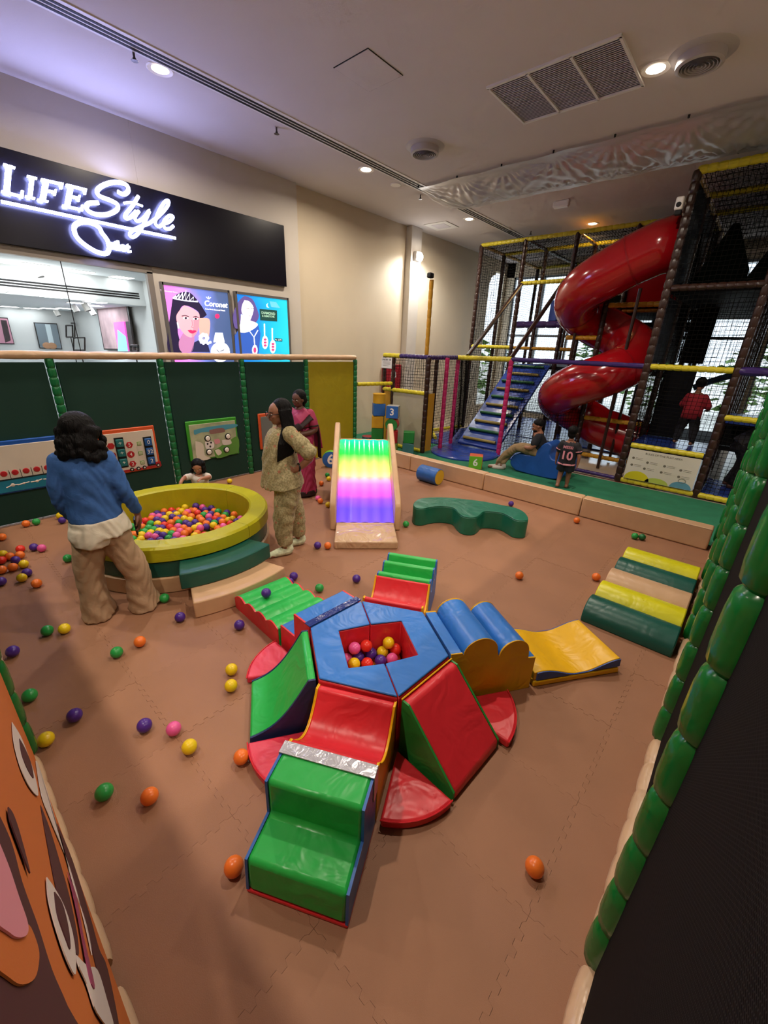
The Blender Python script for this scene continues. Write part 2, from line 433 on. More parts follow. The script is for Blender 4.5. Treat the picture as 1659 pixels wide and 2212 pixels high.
# small fittings
t = thing('emergency_light', 'white emergency light box on the ceiling beyond the plastic sheet', 'light fitting', (-3.76, 9.17, H))
MB().box((0, 0, -.05), (.30, .09, .10)).build('body', m_white, t, bevel=.015); MB().box((0, 0, -.105), (.26, .06, .02)).build('diffuser', M('opal', '#f2efe6', .3), t, bevel=.005)
t = thing('access_vent', 'dusty square ceiling vent near the wall light', 'vent', (-6.62, 9.35, H), .05)
MB().bb((-.3, -.3, -.012), (.3, .3, 0)).build('frame', m_white, t, smooth=0); MB().bb((-.17, -.17, -.016), (.17, .17, -.0125)).build('grille', m_slat, t, smooth=0)
t = thing('ceiling_speaker', 'small round ceiling speaker beside the slot vent', 'speaker', (-5.82, 6.73, H))
MB().lathe([(.0001, -.014), (.09, -.012), (.10, 0)], n=24).build('cover', m_white, t)
for x, y, lb in [(-5.80, 4.22, 'ceiling sprinkler head above the end of the shop sign'), (-5.66, 2.42, 'ceiling sprinkler head beside the downlight over the sign'), (-5.77, 7.4, 'ceiling sprinkler head by the end of the plastic sheet'), (-5.1, 10.9, 'ceiling sprinkler head above the tower corner')]:
    t = thing('sprinkler_head', lb, 'sprinkler', (x, y, H), group='ceiling sprinkler heads')
    MB().lathe([(.018, -.05), (.01, -.06), (.012, 0)], n=10).build('stem', M('sprinkler_metal', '#5a544f', .4, metal=.7), t)
    MB().lathe([(.0001, -.075), (.035, -.073), (.035, -.07), (.0001, -.07)], n=14).build('deflector', M('sprinkler_metal', ''), t)
    for sx in (-.016, .016): MB().box((sx, 0, -.06), (.004, .008, .03)).build('yoke', M('sprinkler_metal', ''), t)
# floodlight on the pilaster
t = thing('wall_floodlight', 'glaring white floodlight high on the white pilaster', 'light', (XW+.10, 9.13, 4.16))
MB().box((.05, 0, 0), (.10, .22, .20)).build('housing', m_white, t, bevel=.02)
MB().sphere((.12, 0, -.02), (.06, .10, .10)).build('globe', M('flood_globe', '#ffffff', .3, emit=30.0), t)
ld = bpy.data.lights.new('floodlight', 'SPOT'); ld.energy = 150; ld.color = (.92, .96, 1.0); ld.shadow_soft_size = .08; ld.spot_size = math.radians(165); ld.spot_blend = .6
lo = bpy.data.objects.new('floodlight', ld); COL.objects.link(lo); lo.parent = t; lo.location = (.24, 0, -.05); lo.rotation_euler = (0, math.radians(18), 0)
# ================================================================== shop front
m_black = M('sign_black', '#0a0a16', .28, var=.02)
m_led = M('sign_led', '#eef0ff', .4, emit=26.0, ecol='#aab2ff')
t = thing('shop_sign', 'black fascia sign reading LIFE Style Outlet in glowing white letters', 'sign', (XW, 3.3, 3.56))
def loc_of(t):
    o = Vector(t.location)
    return lambda p: p-o
L_ = loc_of(t)
MB().bb((0.0, -4.4, -.485), (.07, 1.98, .485)).build('panel', m_black, t, bevel=.004)
XS = XW+.115
def sg(cx, cy, x=XS): return L_(PX(cx*.3858, 300+cy*.3858, x))
def glyph(o, ur, ul, strokes, name):
    """strokes: rectangles in a unit box spanned by o->ur (right), o->ul (up)"""
    U, V = ur-o, ul-o
    mb = MB()
    for (a, b, c, d) in strokes:
        mb.prism([o+U*a+V*b, o+U*c+V*b, o+U*c+V*d, o+U*a+V*d], (.04, 0, 0))
    bm = mb.build(name, m_led, t, smooth=0)
    return bm
SER = .09
def three(bl, br, tl): return sg(*bl), sg(*br), sg(*tl)
glyph(*three((5, 302), (132, 336), (17, 140)), [(.10, 0, .36, 1), (0, 0, .5, .07), (0, .93, .5, 1), (.3, 0, .94, .085), (.84, 0, .96, .26)], 'letter')
glyph(*three((138, 330), (192, 342), (150, 206)), [(.28, 0, .72, 1), (0, 0, 1, .09), (0, .91, 1, 1)], 'letter')
glyph(*three((205, 348), (335, 372), (228, 224)), [(.10, 0, .34, 1), (0, 0, .46, .09), (0, .90, .95, 1), (.84, .72, .95, 1), (.3, .46, .72, .57), (.64, .38, .72, .66)], 'letter')
glyph(*three((345, 382), (465, 408), (368, 254)), [(.10, 0, .34, 1), (0, 0, .95, .10), (0, .90, .95, 1), (.85, .74, .95, 1), (.85, 0, .96, .27), (.3, .46, .72, .57), (.64, .38, .72, .66)], 'letter')
def spline(pts, sub=5):
    out = []
    P_ = [pts[0]]+pts+[pts[-1]]
    for i in range(1, len(P_)-2):
        for k in range(sub):
            u = k/sub; a, b, c, d = P_[i-1], P_[i], P_[i+1], P_[i+2]
            out.append(tuple(.5*((2*b[j])+(-a[j]+c[j])*u+(2*a[j]-5*b[j]+4*c[j]-d[j])*u*u+(-a[j]+3*b[j]-3*c[j]+d[j])*u**3) for j in range(len(a))))
    out.append(pts[-1]); return out
def stroke(pts, r, name, x=XS+.02):
    pp = [sg(a, b, x) for a, b in spline(pts)]
    MB().tube(pp, [(r, .02)]*len(pp), 8, up=(0, .6, .8)).build(name, m_led, t)
def ribbon(pts, w, name):
    """flat channel letter stroke on the fascia with some depth"""
    pp = [sg(a, b) for a, b in spline(pts)]; mb = MB()
    MB.tube(mb, [p+Vector((.02, 0, 0)) for p in pp], w, 8)
    mb.build(name, m_led, t)
ribbon([(655, 297), (690, 312), (716, 290), (700, 257), (640, 244), (575, 262), (541, 293), (555, 322), (615, 346), (655, 370), (648, 402), (590, 426), (525, 421), (484, 396), (492, 364), (548, 358)], .025, 'letter')
ribbon([(772, 322), (738, 378), (700, 425), (700, 446), (728, 440), (760, 405)], .021, 'letter')
ribbon([(690, 362), (735, 358), (795, 378)], .014, 'letter')
ribbon([(775, 405), (752, 440), (766, 462), (800, 445), (834, 402), (812, 455), (775, 525), (742, 551), (722, 536), (750, 508), (830, 475)], .020, 'letter')
ribbon([(830, 475), (885, 435), (935, 378), (940, 348), (918, 356), (885, 410), (866, 470), (885, 492), (910, 478)], .020, 'letter')
ribbon([(905, 480), (945, 465), (966, 438), (944, 432), (914, 466), (918, 498), (945, 506), (968, 488)], .020, 'letter')
ribbon([(5, 353), (240, 402), (490, 455), (740, 508), (980, 557)], .018, 'underline')
ribbon([(566, 525), (548, 494), (500, 470), (445, 470), (413, 494), (424, 545), (470, 592), (540, 634), (592, 642), (608, 615), (600, 572), (566, 525)], .027, 'letter')
put_text('lettering', 'utlet', .155, m_led, t, sg(663, 601), sg(720, 612)-sg(610, 590), (0, 0, 1), .02, offset=.006)

# lightbox posters
def lightbox(name, label, pts, ramp):
    c = sum((Vector(p) for p in pts), Vector())/4
    y0, y1 = pts[0][1], pts[1][1]; z1 = pts[0][2]; z0 = 1.15
    t = thing(name, label, 'poster', (XW, (y0+y1)/2, (z0+z1)/2), group='lightbox posters under the shop sign')
    m = bpy.data.materials.new(name+'_print'); m.use_nodes = True; nt = m.node_tree; b = nt.nodes['Principled BSDF']
    tc = nt.nodes.new('ShaderNodeTexCoord'); n = nt.nodes.new('ShaderNodeTexNoise'); n.inputs['Scale'].default_value = 2.2
    sx = nt.nodes.new('ShaderNodeSeparateXYZ'); nt.links.new(tc.outputs['Object'], sx.inputs[0]); nt.links.new(tc.outputs['Object'], n.inputs['Vector'])
    ad = nt.nodes.new('ShaderNodeMath'); ad.operation = 'MULTIPLY_ADD'; ad.inputs[1].default_value = 1/(y1-y0); ad.inputs[2].default_value = .25
    nt.links.new(sx.outputs['Y'], ad.inputs[0])
    a2 = nt.nodes.new('ShaderNodeMath'); a2.operation = 'MULTIPLY_ADD'; a2.inputs[1].default_value = .5; nt.links.new(n.outputs[0], a2.inputs[0]); nt.links.new(ad.outputs[0], a2.inputs[2])
    r = nt.nodes.new('ShaderNodeValToRGB'); r.color_ramp.elements[0].position = .0; r.color_ramp.elements[1].position = 1.0
    r.color_ramp.elements[0].color = lin(ramp[0]); r.color_ramp.elements[1].color = lin(ramp[-1])
    for i, cc in enumerate(ramp[1:-1]): e = r.color_ramp.elements.new((i+1)/(len(ramp)-1)); e.color = lin(cc)
    nt.links.new(a2.outputs[0], r.inputs[0]); nt.links.new(r.outputs[0], b.inputs['Base Color']); nt.links.new(r.outputs[0], b.inputs['Emission Color'])
    b.inputs['Emission Strength'].default_value = 1.0; b.inputs['Roughness'].default_value = .3
    hy, hz = (y1-y0)/2, (z1-z0)/2
    MB().bb((0, -hy, -hz), (.05, hy, hz)).build('print', m, t, smooth=0)
    fr = MB()
    for s in (-1, 1): fr.bb((0, s*hy-.02, -hz-.02), (.062, s*hy+.02, hz+.02)); fr.bb((0, -hy, s*hz-.02), (.062, hy, s*hz+.02))
    fr.build('frame', M('poster_frame', '#7d7a78', .4, metal=.5), t, smooth=0)
    return t
def inkmat(c): return M('ink_'+c.strip('#'), c, .35, emit=1.05)
def ink(t, name, pts, c, lift, sm=False):
    o = Vector(t.location)
    if sm: pts = spline(pts+[pts[0]], 4)[:-1]
    MB().prism([PX(330+a*.18686, 590+b*.18686, XW+.052+lift)-o for a, b in pts], (.001, 0, 0)).build(name, inkmat(c), t, smooth=0)
def dot(t, name, cx, cy, rx, ry, c, lift): ink(t, name, [(cx+rx*math.cos(a*PI/8), cy+ry*math.sin(a*PI/8)) for a in range(16)], c, lift)
def line(t, name, pts, w, c, lift):
    o = Vector(t.location)
    MB().tube([PX(330+a*.18686, 590+b*.18686, XW+.052+lift)-o for a, b in pts], w, 6).build(name, inkmat(c), t)
p1 = lightbox('lightbox_poster', 'backlit pink and navy poster of a woman in a tiara with a watch', [PX(346, 612, XW), PX(490, 630, XW)], ['#e878d8', '#c58ae6', '#6d7fd0', '#4d5f8c', '#465a84'])
ink(p1, 'hair', [(228, 300), (300, 232), (420, 222), (520, 320), (610, 455), (615, 490), (545, 525), (520, 440), (365, 372), (300, 470), (290, 690), (345, 912), (185, 905), (172, 700), (205, 470)], '#241c38', .001, True)
ink(p1, 'neck', [(350, 690), (430, 745), (480, 735), (475, 830), (445, 912), (330, 908), (300, 800)], '#b77aa6', .002, True)
ink(p1, 'blouse', [(480, 800), (560, 760), (640, 830), (660, 912), (440, 912)], '#2a2a4c', .002)
ink(p1, 'face', [(360, 372), (440, 400), (530, 460), (540, 540), (522, 650), (480, 728), (420, 740), (350, 690), (292, 600), (272, 500), (310, 430)], '#e8a5b0', .003, True)
ink(p1, 'cheek', [(470, 500), (535, 520), (530, 640), (490, 715), (450, 735), (470, 620)], '#d98a9c', .0035, True)
ink(p1, 'forearm', [(540, 520), (650, 530), (660, 650), (632, 770), (560, 755), (535, 640)], '#e0a79c', .004, True)
for cx, cy in ((382, 520), (497, 528)): dot(p1, 'eye', cx, cy, 32, 13, '#f3eef4', .0045); dot(p1, 'iris', cx, cy, 14, 13, '#241c30', .005)
line(p1, 'eyebrow', [(335, 497), (375, 488), (415, 503)], .006, '#241c30', .005); line(p1, 'eyebrow', [(468, 508), (500, 500), (530, 512)], .006, '#241c30', .005)
ink(p1, 'lips', [(402, 660), (440, 655), (460, 663), (482, 660), (505, 672), (465, 697), (430, 690)], '#c52c60', .005, True)
line(p1, 'nose', [(452, 540), (460, 600), (445, 625), (470, 630)], .004, '#b0657c', .005)
line(p1, 'tiara', [(235, 290), (270, 262), (262, 300), (305, 240), (300, 305), (345, 225), (340, 312), (385, 205), (380, 320), (425, 235), (425, 322), (470, 275), (465, 328), (518, 325)], .008, '#f4f4ff', .006)
line(p1, 'tiara_band', [(235, 292), (330, 312), (430, 325), (520, 332)], .009, '#dfe0f4', .006)
line(p1, 'earring', [(283, 570), (290, 600), (297, 640)], .010, '#ffffff', .006)
for k in range(7): dot(p1, 'bracelet_petal', 590+38*math.cos(k*.9), 752+38*math.sin(k*.9), 26, 26, '#e4e6f4', .005)
dot(p1, 'bracelet_gem', 590, 752, 18, 18, '#8d90b8', .006)
for k in range(5): dot(p1, 'bracelet_bead', 560+k*26, 800+(k % 2)*12, 17, 17, '#d9dcf0', .0055)
ink(p1, 'watch_band', [(722, 688), (808, 690), (832, 800), (700, 800)], '#f1f2f8', .004)
dot(p1, 'watch_case', 780, 912, 112, 118, '#fafafe', .005); dot(p1, 'watch_dial', 780, 916, 82, 86, '#dfe3ee', .006)
line(p1, 'watch_hand', [(770, 915), (740, 885)], .005, '#4a4a58', .007); line(p1, 'watch_hand', [(780, 905), (825, 885)], .005, '#4a4a58', .007)
dot(p1, 'seal', 745, 498, 27, 27, '#f0306c', .004)
m_ink_w = inkmat('#ffffff')
def ptext(t, name, s, cx, cy, size, c, shear=0.0, offset=0.0):
    o = Vector(t.location); a = PX(330+cx*.18686, 590+cy*.18686, XW+.058)-o
    put_text(name, s, size, inkmat(c), t, a, (0, 1, 0), (0, 0, 1), .0008, 'CENTER', shear, offset)
ptext(p1, 'lettering', 'Coronet', 728, 362, .115, '#ffffff', .22, .003)
ptext(p1, 'lettering', 'Swiss Made Diamond Watch', 724, 425, .030, '#ffffff', 0, .0005)
ptext(p1, 'lettering', 'The Diamond Store', 188, 212, .032, '#f6d8f2')
line(p1, 'crown_mark', [(618, 275), (640, 300), (643, 268), (652, 300), (670, 280)], .006, '#ffffff', .006)
p2 = lightbox('lightbox_poster', 'backlit turquoise poster of a woman with diamond earrings', [PX(505, 632, XW), PX(618, 646, XW)], ['#1c6fd0', '#1f8fd8', '#22b2d8', '#2ac4d4'])
ink(p2, 'hair', [(1060, 262), (1150, 300), (1200, 400), (1226, 500), (1185, 575), (1130, 560), (1100, 500), (1010, 480), (1060, 560), (1000, 640), (945, 620), (930, 480), (990, 330)], '#5a4c86', .001, True)
ink(p2, 'dress', [(985, 665), (1060, 690), (1160, 650), (1215, 590), (1245, 700), (1225, 930), (958, 930), (948, 720)], '#3358ac', .002)
ink(p2, 'shoulder', [(1020, 470), (1090, 535), (1130, 548), (1215, 590), (1160, 650), (1060, 690), (985, 665), (1012, 580)], '#f6f6f4', .003, True)
ink(p2, 'face', [(1060, 312), (1120, 330), (1165, 400), (1152, 480), (1120, 550), (1080, 535), (1030, 460), (1030, 380)], '#fbf8f4', .004, True)
for cx in (1098, 1150): line(p2, 'eye', [(cx-18, 405), (cx, 412), (cx+16, 408)], .004, '#6b5c74', .005)
line(p2, 'mouth', [(1105, 490), (1122, 496), (1138, 490)], .005, '#d8a0a0', .005)
ink(p2, 'placard', [(1234, 412), (1436, 432), (1438, 560), (1242, 545)], '#20403a', .003)
ptext(p2, 'lettering', 'DIAMOND', 1337, 466, .062, '#9fc0a8', 0, .001); ptext(p2, 'lettering', '& GEMSTONE', 1337, 500, .044, '#9fc0a8', 0, .001)
ink(p2, 'crescent', [(1335, 345), (1312, 362), (1318, 395), (1348, 400), (1328, 385), (1326, 362)], '#f4fbff', .003)
ink(p2, 'fan_motif', [(1350, 325), (1425, 335), (1475, 405), (1370, 392)], '#62b6e6', .002)
for cx, cy in ((1295, 800), (1385, 850)):
    line(p2, 'earring_stem', [(cx-4, cy-215), (cx-2, cy-60)], .012, '#fdfdf6', .004); dot(p2, 'earring_drop', cx+3, cy, 36, 78, '#f6f2f0', .004)
    for k in range(3): dot(p2, 'earring_gem', cx+4, cy-32+k*34, 17, 14, '#d8447c', .005)
line(p2, 'necklace', [(1120, 672), (1170, 742), (1215, 660)], .010, '#f8f8f4', .004); dot(p2, 'pendant', 1180, 890, 32, 62, '#f6f2f0', .004); dot(p2, 'pendant_gem', 1180, 890, 17, 32, '#d8447c', .005)
line(p2, 'necklace', [(1170, 742), (1178, 835)], .010, '#f8f8f4', .004)
ink(p2, 'price_tag', [(1410, 752), (1496, 758), (1497, 790), (1411, 784)], '#173a44', .003); ptext(p2, 'lettering', 'Rs. 2,295', 1453, 771, .04, '#e8f4f4')

# shop window
m_sframe = M('shop_frame', '#8d857c', .4, metal=.4)
w = struct('window_5', MB().bb((XW-.06, -1.2, 2.98), (XW+.02, 2.9, 3.06)).bb((XW-.06, 2.82, .25), (XW+.02, 2.9, 3.0)).bb((XW-.06, -1.2, .25), (XW+.02, 2.82, .32)), m_sframe)
w['label'] = 'shop window glazing under the black sign'
ym = PX(129, 553, XW).y
m_glass2 = thin_glass('shop_glass', .04)
MB().bb((XW-.03, -1.2, .32), (XW-.02, ym-.004, 2.98)).build('pane', m_glass2, w, smooth=0)
MB().bb((XW-.03, ym+.004, .32), (XW-.02, 2.82, 2.98)).build('pane', m_glass2, w, smooth=0)
MB().bb((XW-.032, ym-.004, .32), (XW-.018, ym+.004, 2.98)).build('joint', m_dark, w, smooth=0)
# shop interior
m_swall = M('shop_wall', '#dfe3e2', .8); m_sceil = M('shop_ceiling', '#dbe4ea', .8)
XB = -14.5; YR = 3.58
struct('floor_shop', MB().bb((XB, -3, -.1), (-7.45, YR, 0)), M('shop_floor', '#c9c4bd', .2))
struct('ceiling_shop', MB().bb((-9.5, -3, 3.1), (-7.45, YR, 3.25)).bb((XB, -3, 2.68), (-9.52, YR, 2.9)), m_sceil)
bk = struct('ceiling_bulkhead', MB().bb((-9.52, -3, 2.67), (-9.46, YR, 3.1)), m_swall)
for k in range(3): MB().bb((-9.462, -2.9, 2.86-k*.04), (-9.455, YR-.1, 2.885-k*.04)).build('slot', m_dark, bk, smooth=0)
struct('wall_shop_back', MB().bb((XB-.1, -3, 0), (XB, YR+.1, 2.7)), m_swall)
struct('wall_shop_right', MB().bb((XB, YR, 0), (-7.45, YR+.1, 3.2)), m_swall)
struct('wall_shop_left', MB().bb((XB, -3.1, 0), (-7.45, -3, 3.2)), m_swall)
m_panel = M('shop_light', '#ffffff', .4, emit=7.0)
def c7(x, y): return (x*.20494, 520+y*.20494)
for (x, y, z) in [(180, 108, 3.1), (355, 255, 3.1), (850, 325, 3.1), (1280, 385, 3.1), (1000, 233, 3.1), (230, 552, 2.68), (555, 590, 2.68), (865, 620, 2.68), (60, 700, 2.68), (300, 716, 2.68), (1000, 646, 2.68), (520, 712, 2.68), (690, 712, 2.68), (830, 655, 2.68), (980, 680, 2.68)]:
    p = G(*c7(x, y), z)
    p.y = min(p.y, YR-.15); p.x = max(p.x, XB+.3)
    t = thing('shop_ceiling_panel', 'bright rectangular ceiling light panel inside the shop', 'light', p, group='light panels inside the shop')
    MB().bb((-.16, -.16, -.008), (.16, .16, 0)).build('diffuser', m_panel, t, smooth=0)
    MB().bb((-.175, -.175, -.006), (.175, .175, 0)).build('frame', m_white, t, smooth=0)
for (x, y, e) in ((-8.6, 1.2, 30), (-11.5, .5, 40), (-11.5, 2.6, 40)):
    ld = bpy.data.lights.new('shop_light', 'AREA'); ld.shape = 'RECTANGLE'; ld.size = 1.2; ld.size_y = 1.6; ld.energy = e; ld.color = (.86, .94, 1.0)
    lo = bpy.data.objects.new('shop_light', ld); COL.objects.link(lo); lo.location = (x, y, 3.08 if x > -9.4 else 2.66)
m_bframe = M('picture_frame', '#141416', .4)
def shop_picture(name, label, corners, cols, plane):
    P_ = [plane(*c7(*q)) for q in corners]; c = sum(P_, Vector())/len(P_); n = Vector((1, 0, 0)) if plane is shop_back else Vector((0, -1, 0))
    t = thing(name, label, 'picture', c)
    Q = [p-c for p in P_]
    MB().prism(Q, n*.03).build('frame', m_bframe, t, smooth=0)
    MB().prism([q*.93+n*.031 for q in Q], n*.004).build('print', cols[0], t, smooth=0)
    return t, Q, n
def shop_back(x, y): p = PX(x, y, XB+.04); return p
def shop_side(x, y): p = PY(x, y, YR-.05); return p
t, Q, n = shop_picture('wall_picture', 'black framed picture of jars on the shop back wall', [(352, 860), (598, 872), (655, 1145), (415, 1135)], [M('pic_blue', '#7c8c96', .5)], shop_back)
MB().prism([Q[0].lerp(Q[1], .45)*.9+n*.036, Q[0].lerp(Q[1], .7)*.9+n*.036, Q[3].lerp(Q[2], .7)*.9+n*.036, Q[3].lerp(Q[2], .45)*.9+n*.036], n*.002).build('pale_band', M('pic_pale', '#cfe0e6', .5), t, smooth=0)
for k in (.3, .6): MB().sphere(Q[3].lerp(Q[2], k)*.75+n*.04, (.02, .10, .08)).build('jar', M('pic_copper', '#b98a66', .4), t)
t, Q, n = shop_picture('wall_picture', 'pink poster half cut off at the shop picture edge', [(-120, 800), (78, 812), (152, 1092), (-60, 1085)], [M('pic_pink', '#d89ab0', .5)], shop_back)
MB().prism([Q[0].lerp(Q[1], .6)*.8+n*.036, Q[1]*.8+n*.036, Q[2]*.7+n*.036, Q[3].lerp(Q[2], .55)*.9+n*.036], n*.002).build('dark_shape', M('pic_dark', '#3a3036', .5), t, smooth=0)
t, Q, n = shop_picture('wall_poster', 'tall mauve patterned wall panel inside the shop', [(1030, 705), (1358, 672), (1440, 1160), (1110, 1150)], [M('pic_mauve', '#b89a9c', .6, var=.3, vscale=2.5)], shop_side)
t2 = thing('shop_display_screen', 'small glowing pink poster screen in front of the mauve panel', 'screen', shop_side(*c7(1280, 1010))+Vector((0, -.10, 0)))
o = Vector(t2.location)
qs = [PY(*c7(*q), YR-.15)-o for q in [(1195, 862), (1305, 852), (1350, 1165), (1245, 1165)]]
MB().prism(qs, (0, .03, 0)).build('display', M('screen_pink', '#e464c8', .3, emit=.9), t2, smooth=0)
MB().prism([q+Vector((0, -.003, 0)) for q in [qs[0].lerp(qs[3], .25).lerp(qs[1].lerp(qs[2], .25), .3), qs[1].lerp(qs[2], .5), qs[2], qs[3]]], (0, .002, 0)).build('figure', M('screen_blue', '#86d2f0', .3, emit=.9), t2, smooth=0)
MB().prism([q+Vector((.06, .01, 0)) for q in [qs[1], qs[1]+Vector((.25, 0, 0)), qs[2]+Vector((.25, 0, 0)), qs[2]]], (0, .03, 0)).build('side_panel', M('screen_side', '#3a3236', .5), t2, smooth=0)
for dk, (cx, cy, w_, h_, lb) in enumerate([(780, 1010, 60, 280, 'thin black display frame by the shop corner'), (905, 1090, 120, 130, 'small black display frame on the shop counter'), (850, 960, 70, 120, 'narrow black display frame behind the counter frame'), (1620, 1140, 80, 60, 'tiny black counter frame beside the window jamb')]):
    P_ = [shop_side(*c7(cx+a*w_/2, cy+b*h_/2))+Vector((0, -.05-.1*dk, 0)) for a, b in ((-1, -1), (1, -1), (1, 1), (-1, 1))]
    c = sum(P_, Vector())/4; t = thing('display_frame', lb, 'frame', c, group='black display frames in the shop')
    for i in range(4): MB().tube([P_[i]-c, P_[(i+1) % 4]-c], .018, 6).build('bar', m_bframe, t)
    MB().tube([(0, 0, P_[2].z-c.z), (0, 0, -c.z)], .012, 6).build('stand', m_bframe, t)
for (cx, cy, z, lb) in [(600, 762, 2.58, 'small white track spotlight at the shop corner'), (970, 748, 2.58, 'dark track spotlight hanging near the mauve panel'), (905, 700, 2.6, 'pale track spotlight between the other spotlights'), (400, 335, 3.02, 'curved ceiling camera under the shop ceiling'), (790, 712, 2.6, 'track spotlight beside the glass joint')]:
    p = G(*c7(cx, cy), z); p.y = min(p.y, YR-.2); p.x = max(p.x, XB+.3)
    t = thing('track_spotlight', lb, 'spotlight', p, group='spotlights inside the shop')
    top = (2.68 if p.x < -9.5 else 3.1)-p.z
    MB().tube([(0, 0, .05), (0, 0, top)], .012, 6).build('stem', m_white, t); MB().tube([(0, -.02, .06), (.02, .02, -.06)], [.05, .06], 10).build('head', m_white, t); MB().tube([(.02, .02, -.061), (.021, .021, -.066)], .05, 10).build('lens', m_bframe, t)

# ================================================================== fences
m_gpad = vinyl('green_pad_sleeve', '#136b2c', .22, .12, 12)
m_gpad2 = vinyl('dark_green_pad_sleeve', '#1b6a3c', .3, .12, 12)
m_bpad = vinyl('beige_pad_sleeve', '#c9a988', .3, .12, 12)
m_gpanel = M('dark_green_panel', '#09352b', .75, bump=.06, bscale=200, var=.06, vscale=2)
m_ypanel = vinyl('yellow_panel', '#a3941a', .5, .10, 9)
XFN = -6.13
f = thing('padded_fence', 'long dark green padded fence with beige top rail in front of the shop', 'fence', (XFN, 3, 0))
YP = [-.05, 1.175, 2.375, 3.58, 4.83, 6.06]
for i, y in enumerate(YP):
    MB().padtube((0, y-3, .0), (0, y-3, 1.84), .045, .105, 10).build('post', m_gpad2, f)
for a, b in zip(YP[:-1], YP[1:]):
    pn = MB().bb((-.03, a-3+.05, .02), (.012, b-3-.05, 1.80)).build('panel', m_ypanel if b > 6 else m_gpanel, f, bevel=.012)
    if b > 6: pn['label'] = 'yellow vinyl end panel of the fence'
for a, b in zip(YP[:-1], YP[1:]):
    MB().padtube((0, a-3, 1.875), (0, b-3, 1.875), .047, .4, 12, .88).build('top_rail', m_bpad, f)
# right-hand fence with black net
m_net = bpy.data.materials.new('black_mesh_fabric'); m_net.use_nodes = True
nt = m_net.node_tree; b = nt.nodes['Principled BSDF']; b.inputs['Roughness'].default_value = .9; b.inputs['Specular IOR Level'].default_value = .05
tc = nt.nodes.new('ShaderNodeTexCoord'); br = nt.nodes.new('ShaderNodeTexBrick'); br.offset = .5
br.inputs['Scale'].default_value = 60; br.inputs['Color1'].default_value = (.003, .0025, .003, 1); br.inputs['Color2'].default_value = (.005, .004, .0045, 1); br.inputs['Mortar'].default_value = (.02, .018, .018, 1); br.inputs['Mortar Size'].default_value = .05
sp = nt.nodes.new('ShaderNodeSeparateXYZ'); cb = nt.nodes.new('ShaderNodeCombineXYZ'); nt.links.new(tc.outputs['Object'], sp.inputs[0]); nt.links.new(sp.outputs['Y'], cb.inputs[0]); nt.links.new(sp.outputs['Z'], cb.inputs[1])
nt.links.new(cb.outputs[0], br.inputs['Vector']); nt.links.new(br.outputs[0], b.inputs['Base Color'])
XR = .135
f = thing('net_fence', 'black mesh fence with green padded posts along the right edge', 'fence', (XR, 3, 0))
YQ = [.02, 1.13, 2.37, 3.57, 4.80, 6.02]
for y in YQ: MB().padtube((0, y-3, .06), (0, y-3, 1.86), .058, .23, 14, .70).build('post', m_gpad, f)
for a, b_ in zip(YQ[:-1], YQ[1:]):
    MB().bb((-.004, a-3, .05), (.006, b_-3, 1.85)).build('mesh_panel', m_net, f, smooth=0)
    MB().padtube((0, a-3+.05, .05), (0, b_-3-.05, .05), .05, .2, 12, .86).build('base_rail', m_bpad, f)
    MB().padtube((0, a-3, 1.885), (0, b_-3, 1.885), .05, .3, 12, .86).build('top_rail', m_bpad, f)
# near fence with printed panels
YN = -.10
f = thing('printed_fence', 'near fence with orange cartoon print panels and beige base rail', 'fence', (-2, YN, 0))
XP = [-.02, -1.11, -2.335, -3.56, -4.78, -6.0]
m_or = M('print_orange', '#c86a2a', .7, bump=.05, bscale=300); m_mar = M('print_maroon', '#4a2024', .75); m_wht = M('print_white', '#d9cbc2', .7); m_pnk = M('print_pink', '#d98a96', .7); m_mag = M('print_magenta', '#93385a', .7)
for x in XP:
  if x != -1.11: MB().padtube((x+2, .03, .06), (x+2, .03, 1.86), .05, .2, 12, .74).build('post', m_gpad, f)
for a, b_ in zip(XP[:-1], XP[1:]):
    MB().bb((b_+2, -.05, .03), (a+2, -.03, 1.83)).build('backing_panel', m_gpanel, f, smooth=0)
    MB().padtube((a+2-.05, .025, .05), (b_+2+.05, .025, .05), .045, .2, 12, .86).build('base_rail', m_bpad, f)
    MB().padtube((a+2, 0, 1.885), (b_+2, 0, 1.885), .045, .3, 12, .86).build('top_rail', m_bpad, f)
MB().bb((-.28, .045, .07), (2.08, .052, 1.84)).build('printed_panel', m_or, f, smooth=0)
def nfp(a, b_, lift): 
    p = PY(a*.376, 1380+b_*.376, YN+.052+lift); return p-Vector((-2, YN, 0))
def npr(name, pts, m, lift):
    pts = spline(pts+[pts[0]], 4)[:-1]
    q = [nfp(a, b_, lift) for a, b_ in pts]
    q = [Vector((max(-.27, min(2.07, p.x)), p.y, max(.075, min(1.83, p.z)))) for p in q]
    MB().prism(q, (0, -.0012, 0)).build(name, m, f, smooth=0)
npr('print_mouth', [(-60, 900), (60, 1150), (130, 1400), (220, 1650), (300, 1900), (390, 2110), (500, 2400), (-60, 2400)], m_mar, .002)
npr('print_tongue', [(-40, 1560), (60, 1690), (120, 1715), (165, 1640), (218, 1760), (225, 1850), (200, 1950), (130, 1985), (60, 1950), (-40, 1840)], m_or, .0035)
npr('print_tongue_tip', [(-40, 1080), (50, 1300), (110, 1480), (158, 1620), (160, 1690), (120, 1715), (60, 1690), (-40, 1560)], m_pnk, .005)
npr('print_stripe', [(235, 955), (290, 1100), (350, 1300), (400, 1480), (445, 1700), (450, 1820), (400, 1700), (330, 1450), (270, 1150)], m_mar, .002)
npr('print_streak', [(205, 700), (232, 740), (330, 1080), (420, 1400), (500, 1650), (530, 1815), (480, 1600), (400, 1310), (300, 1060), (240, 900)], m_wht, .003)
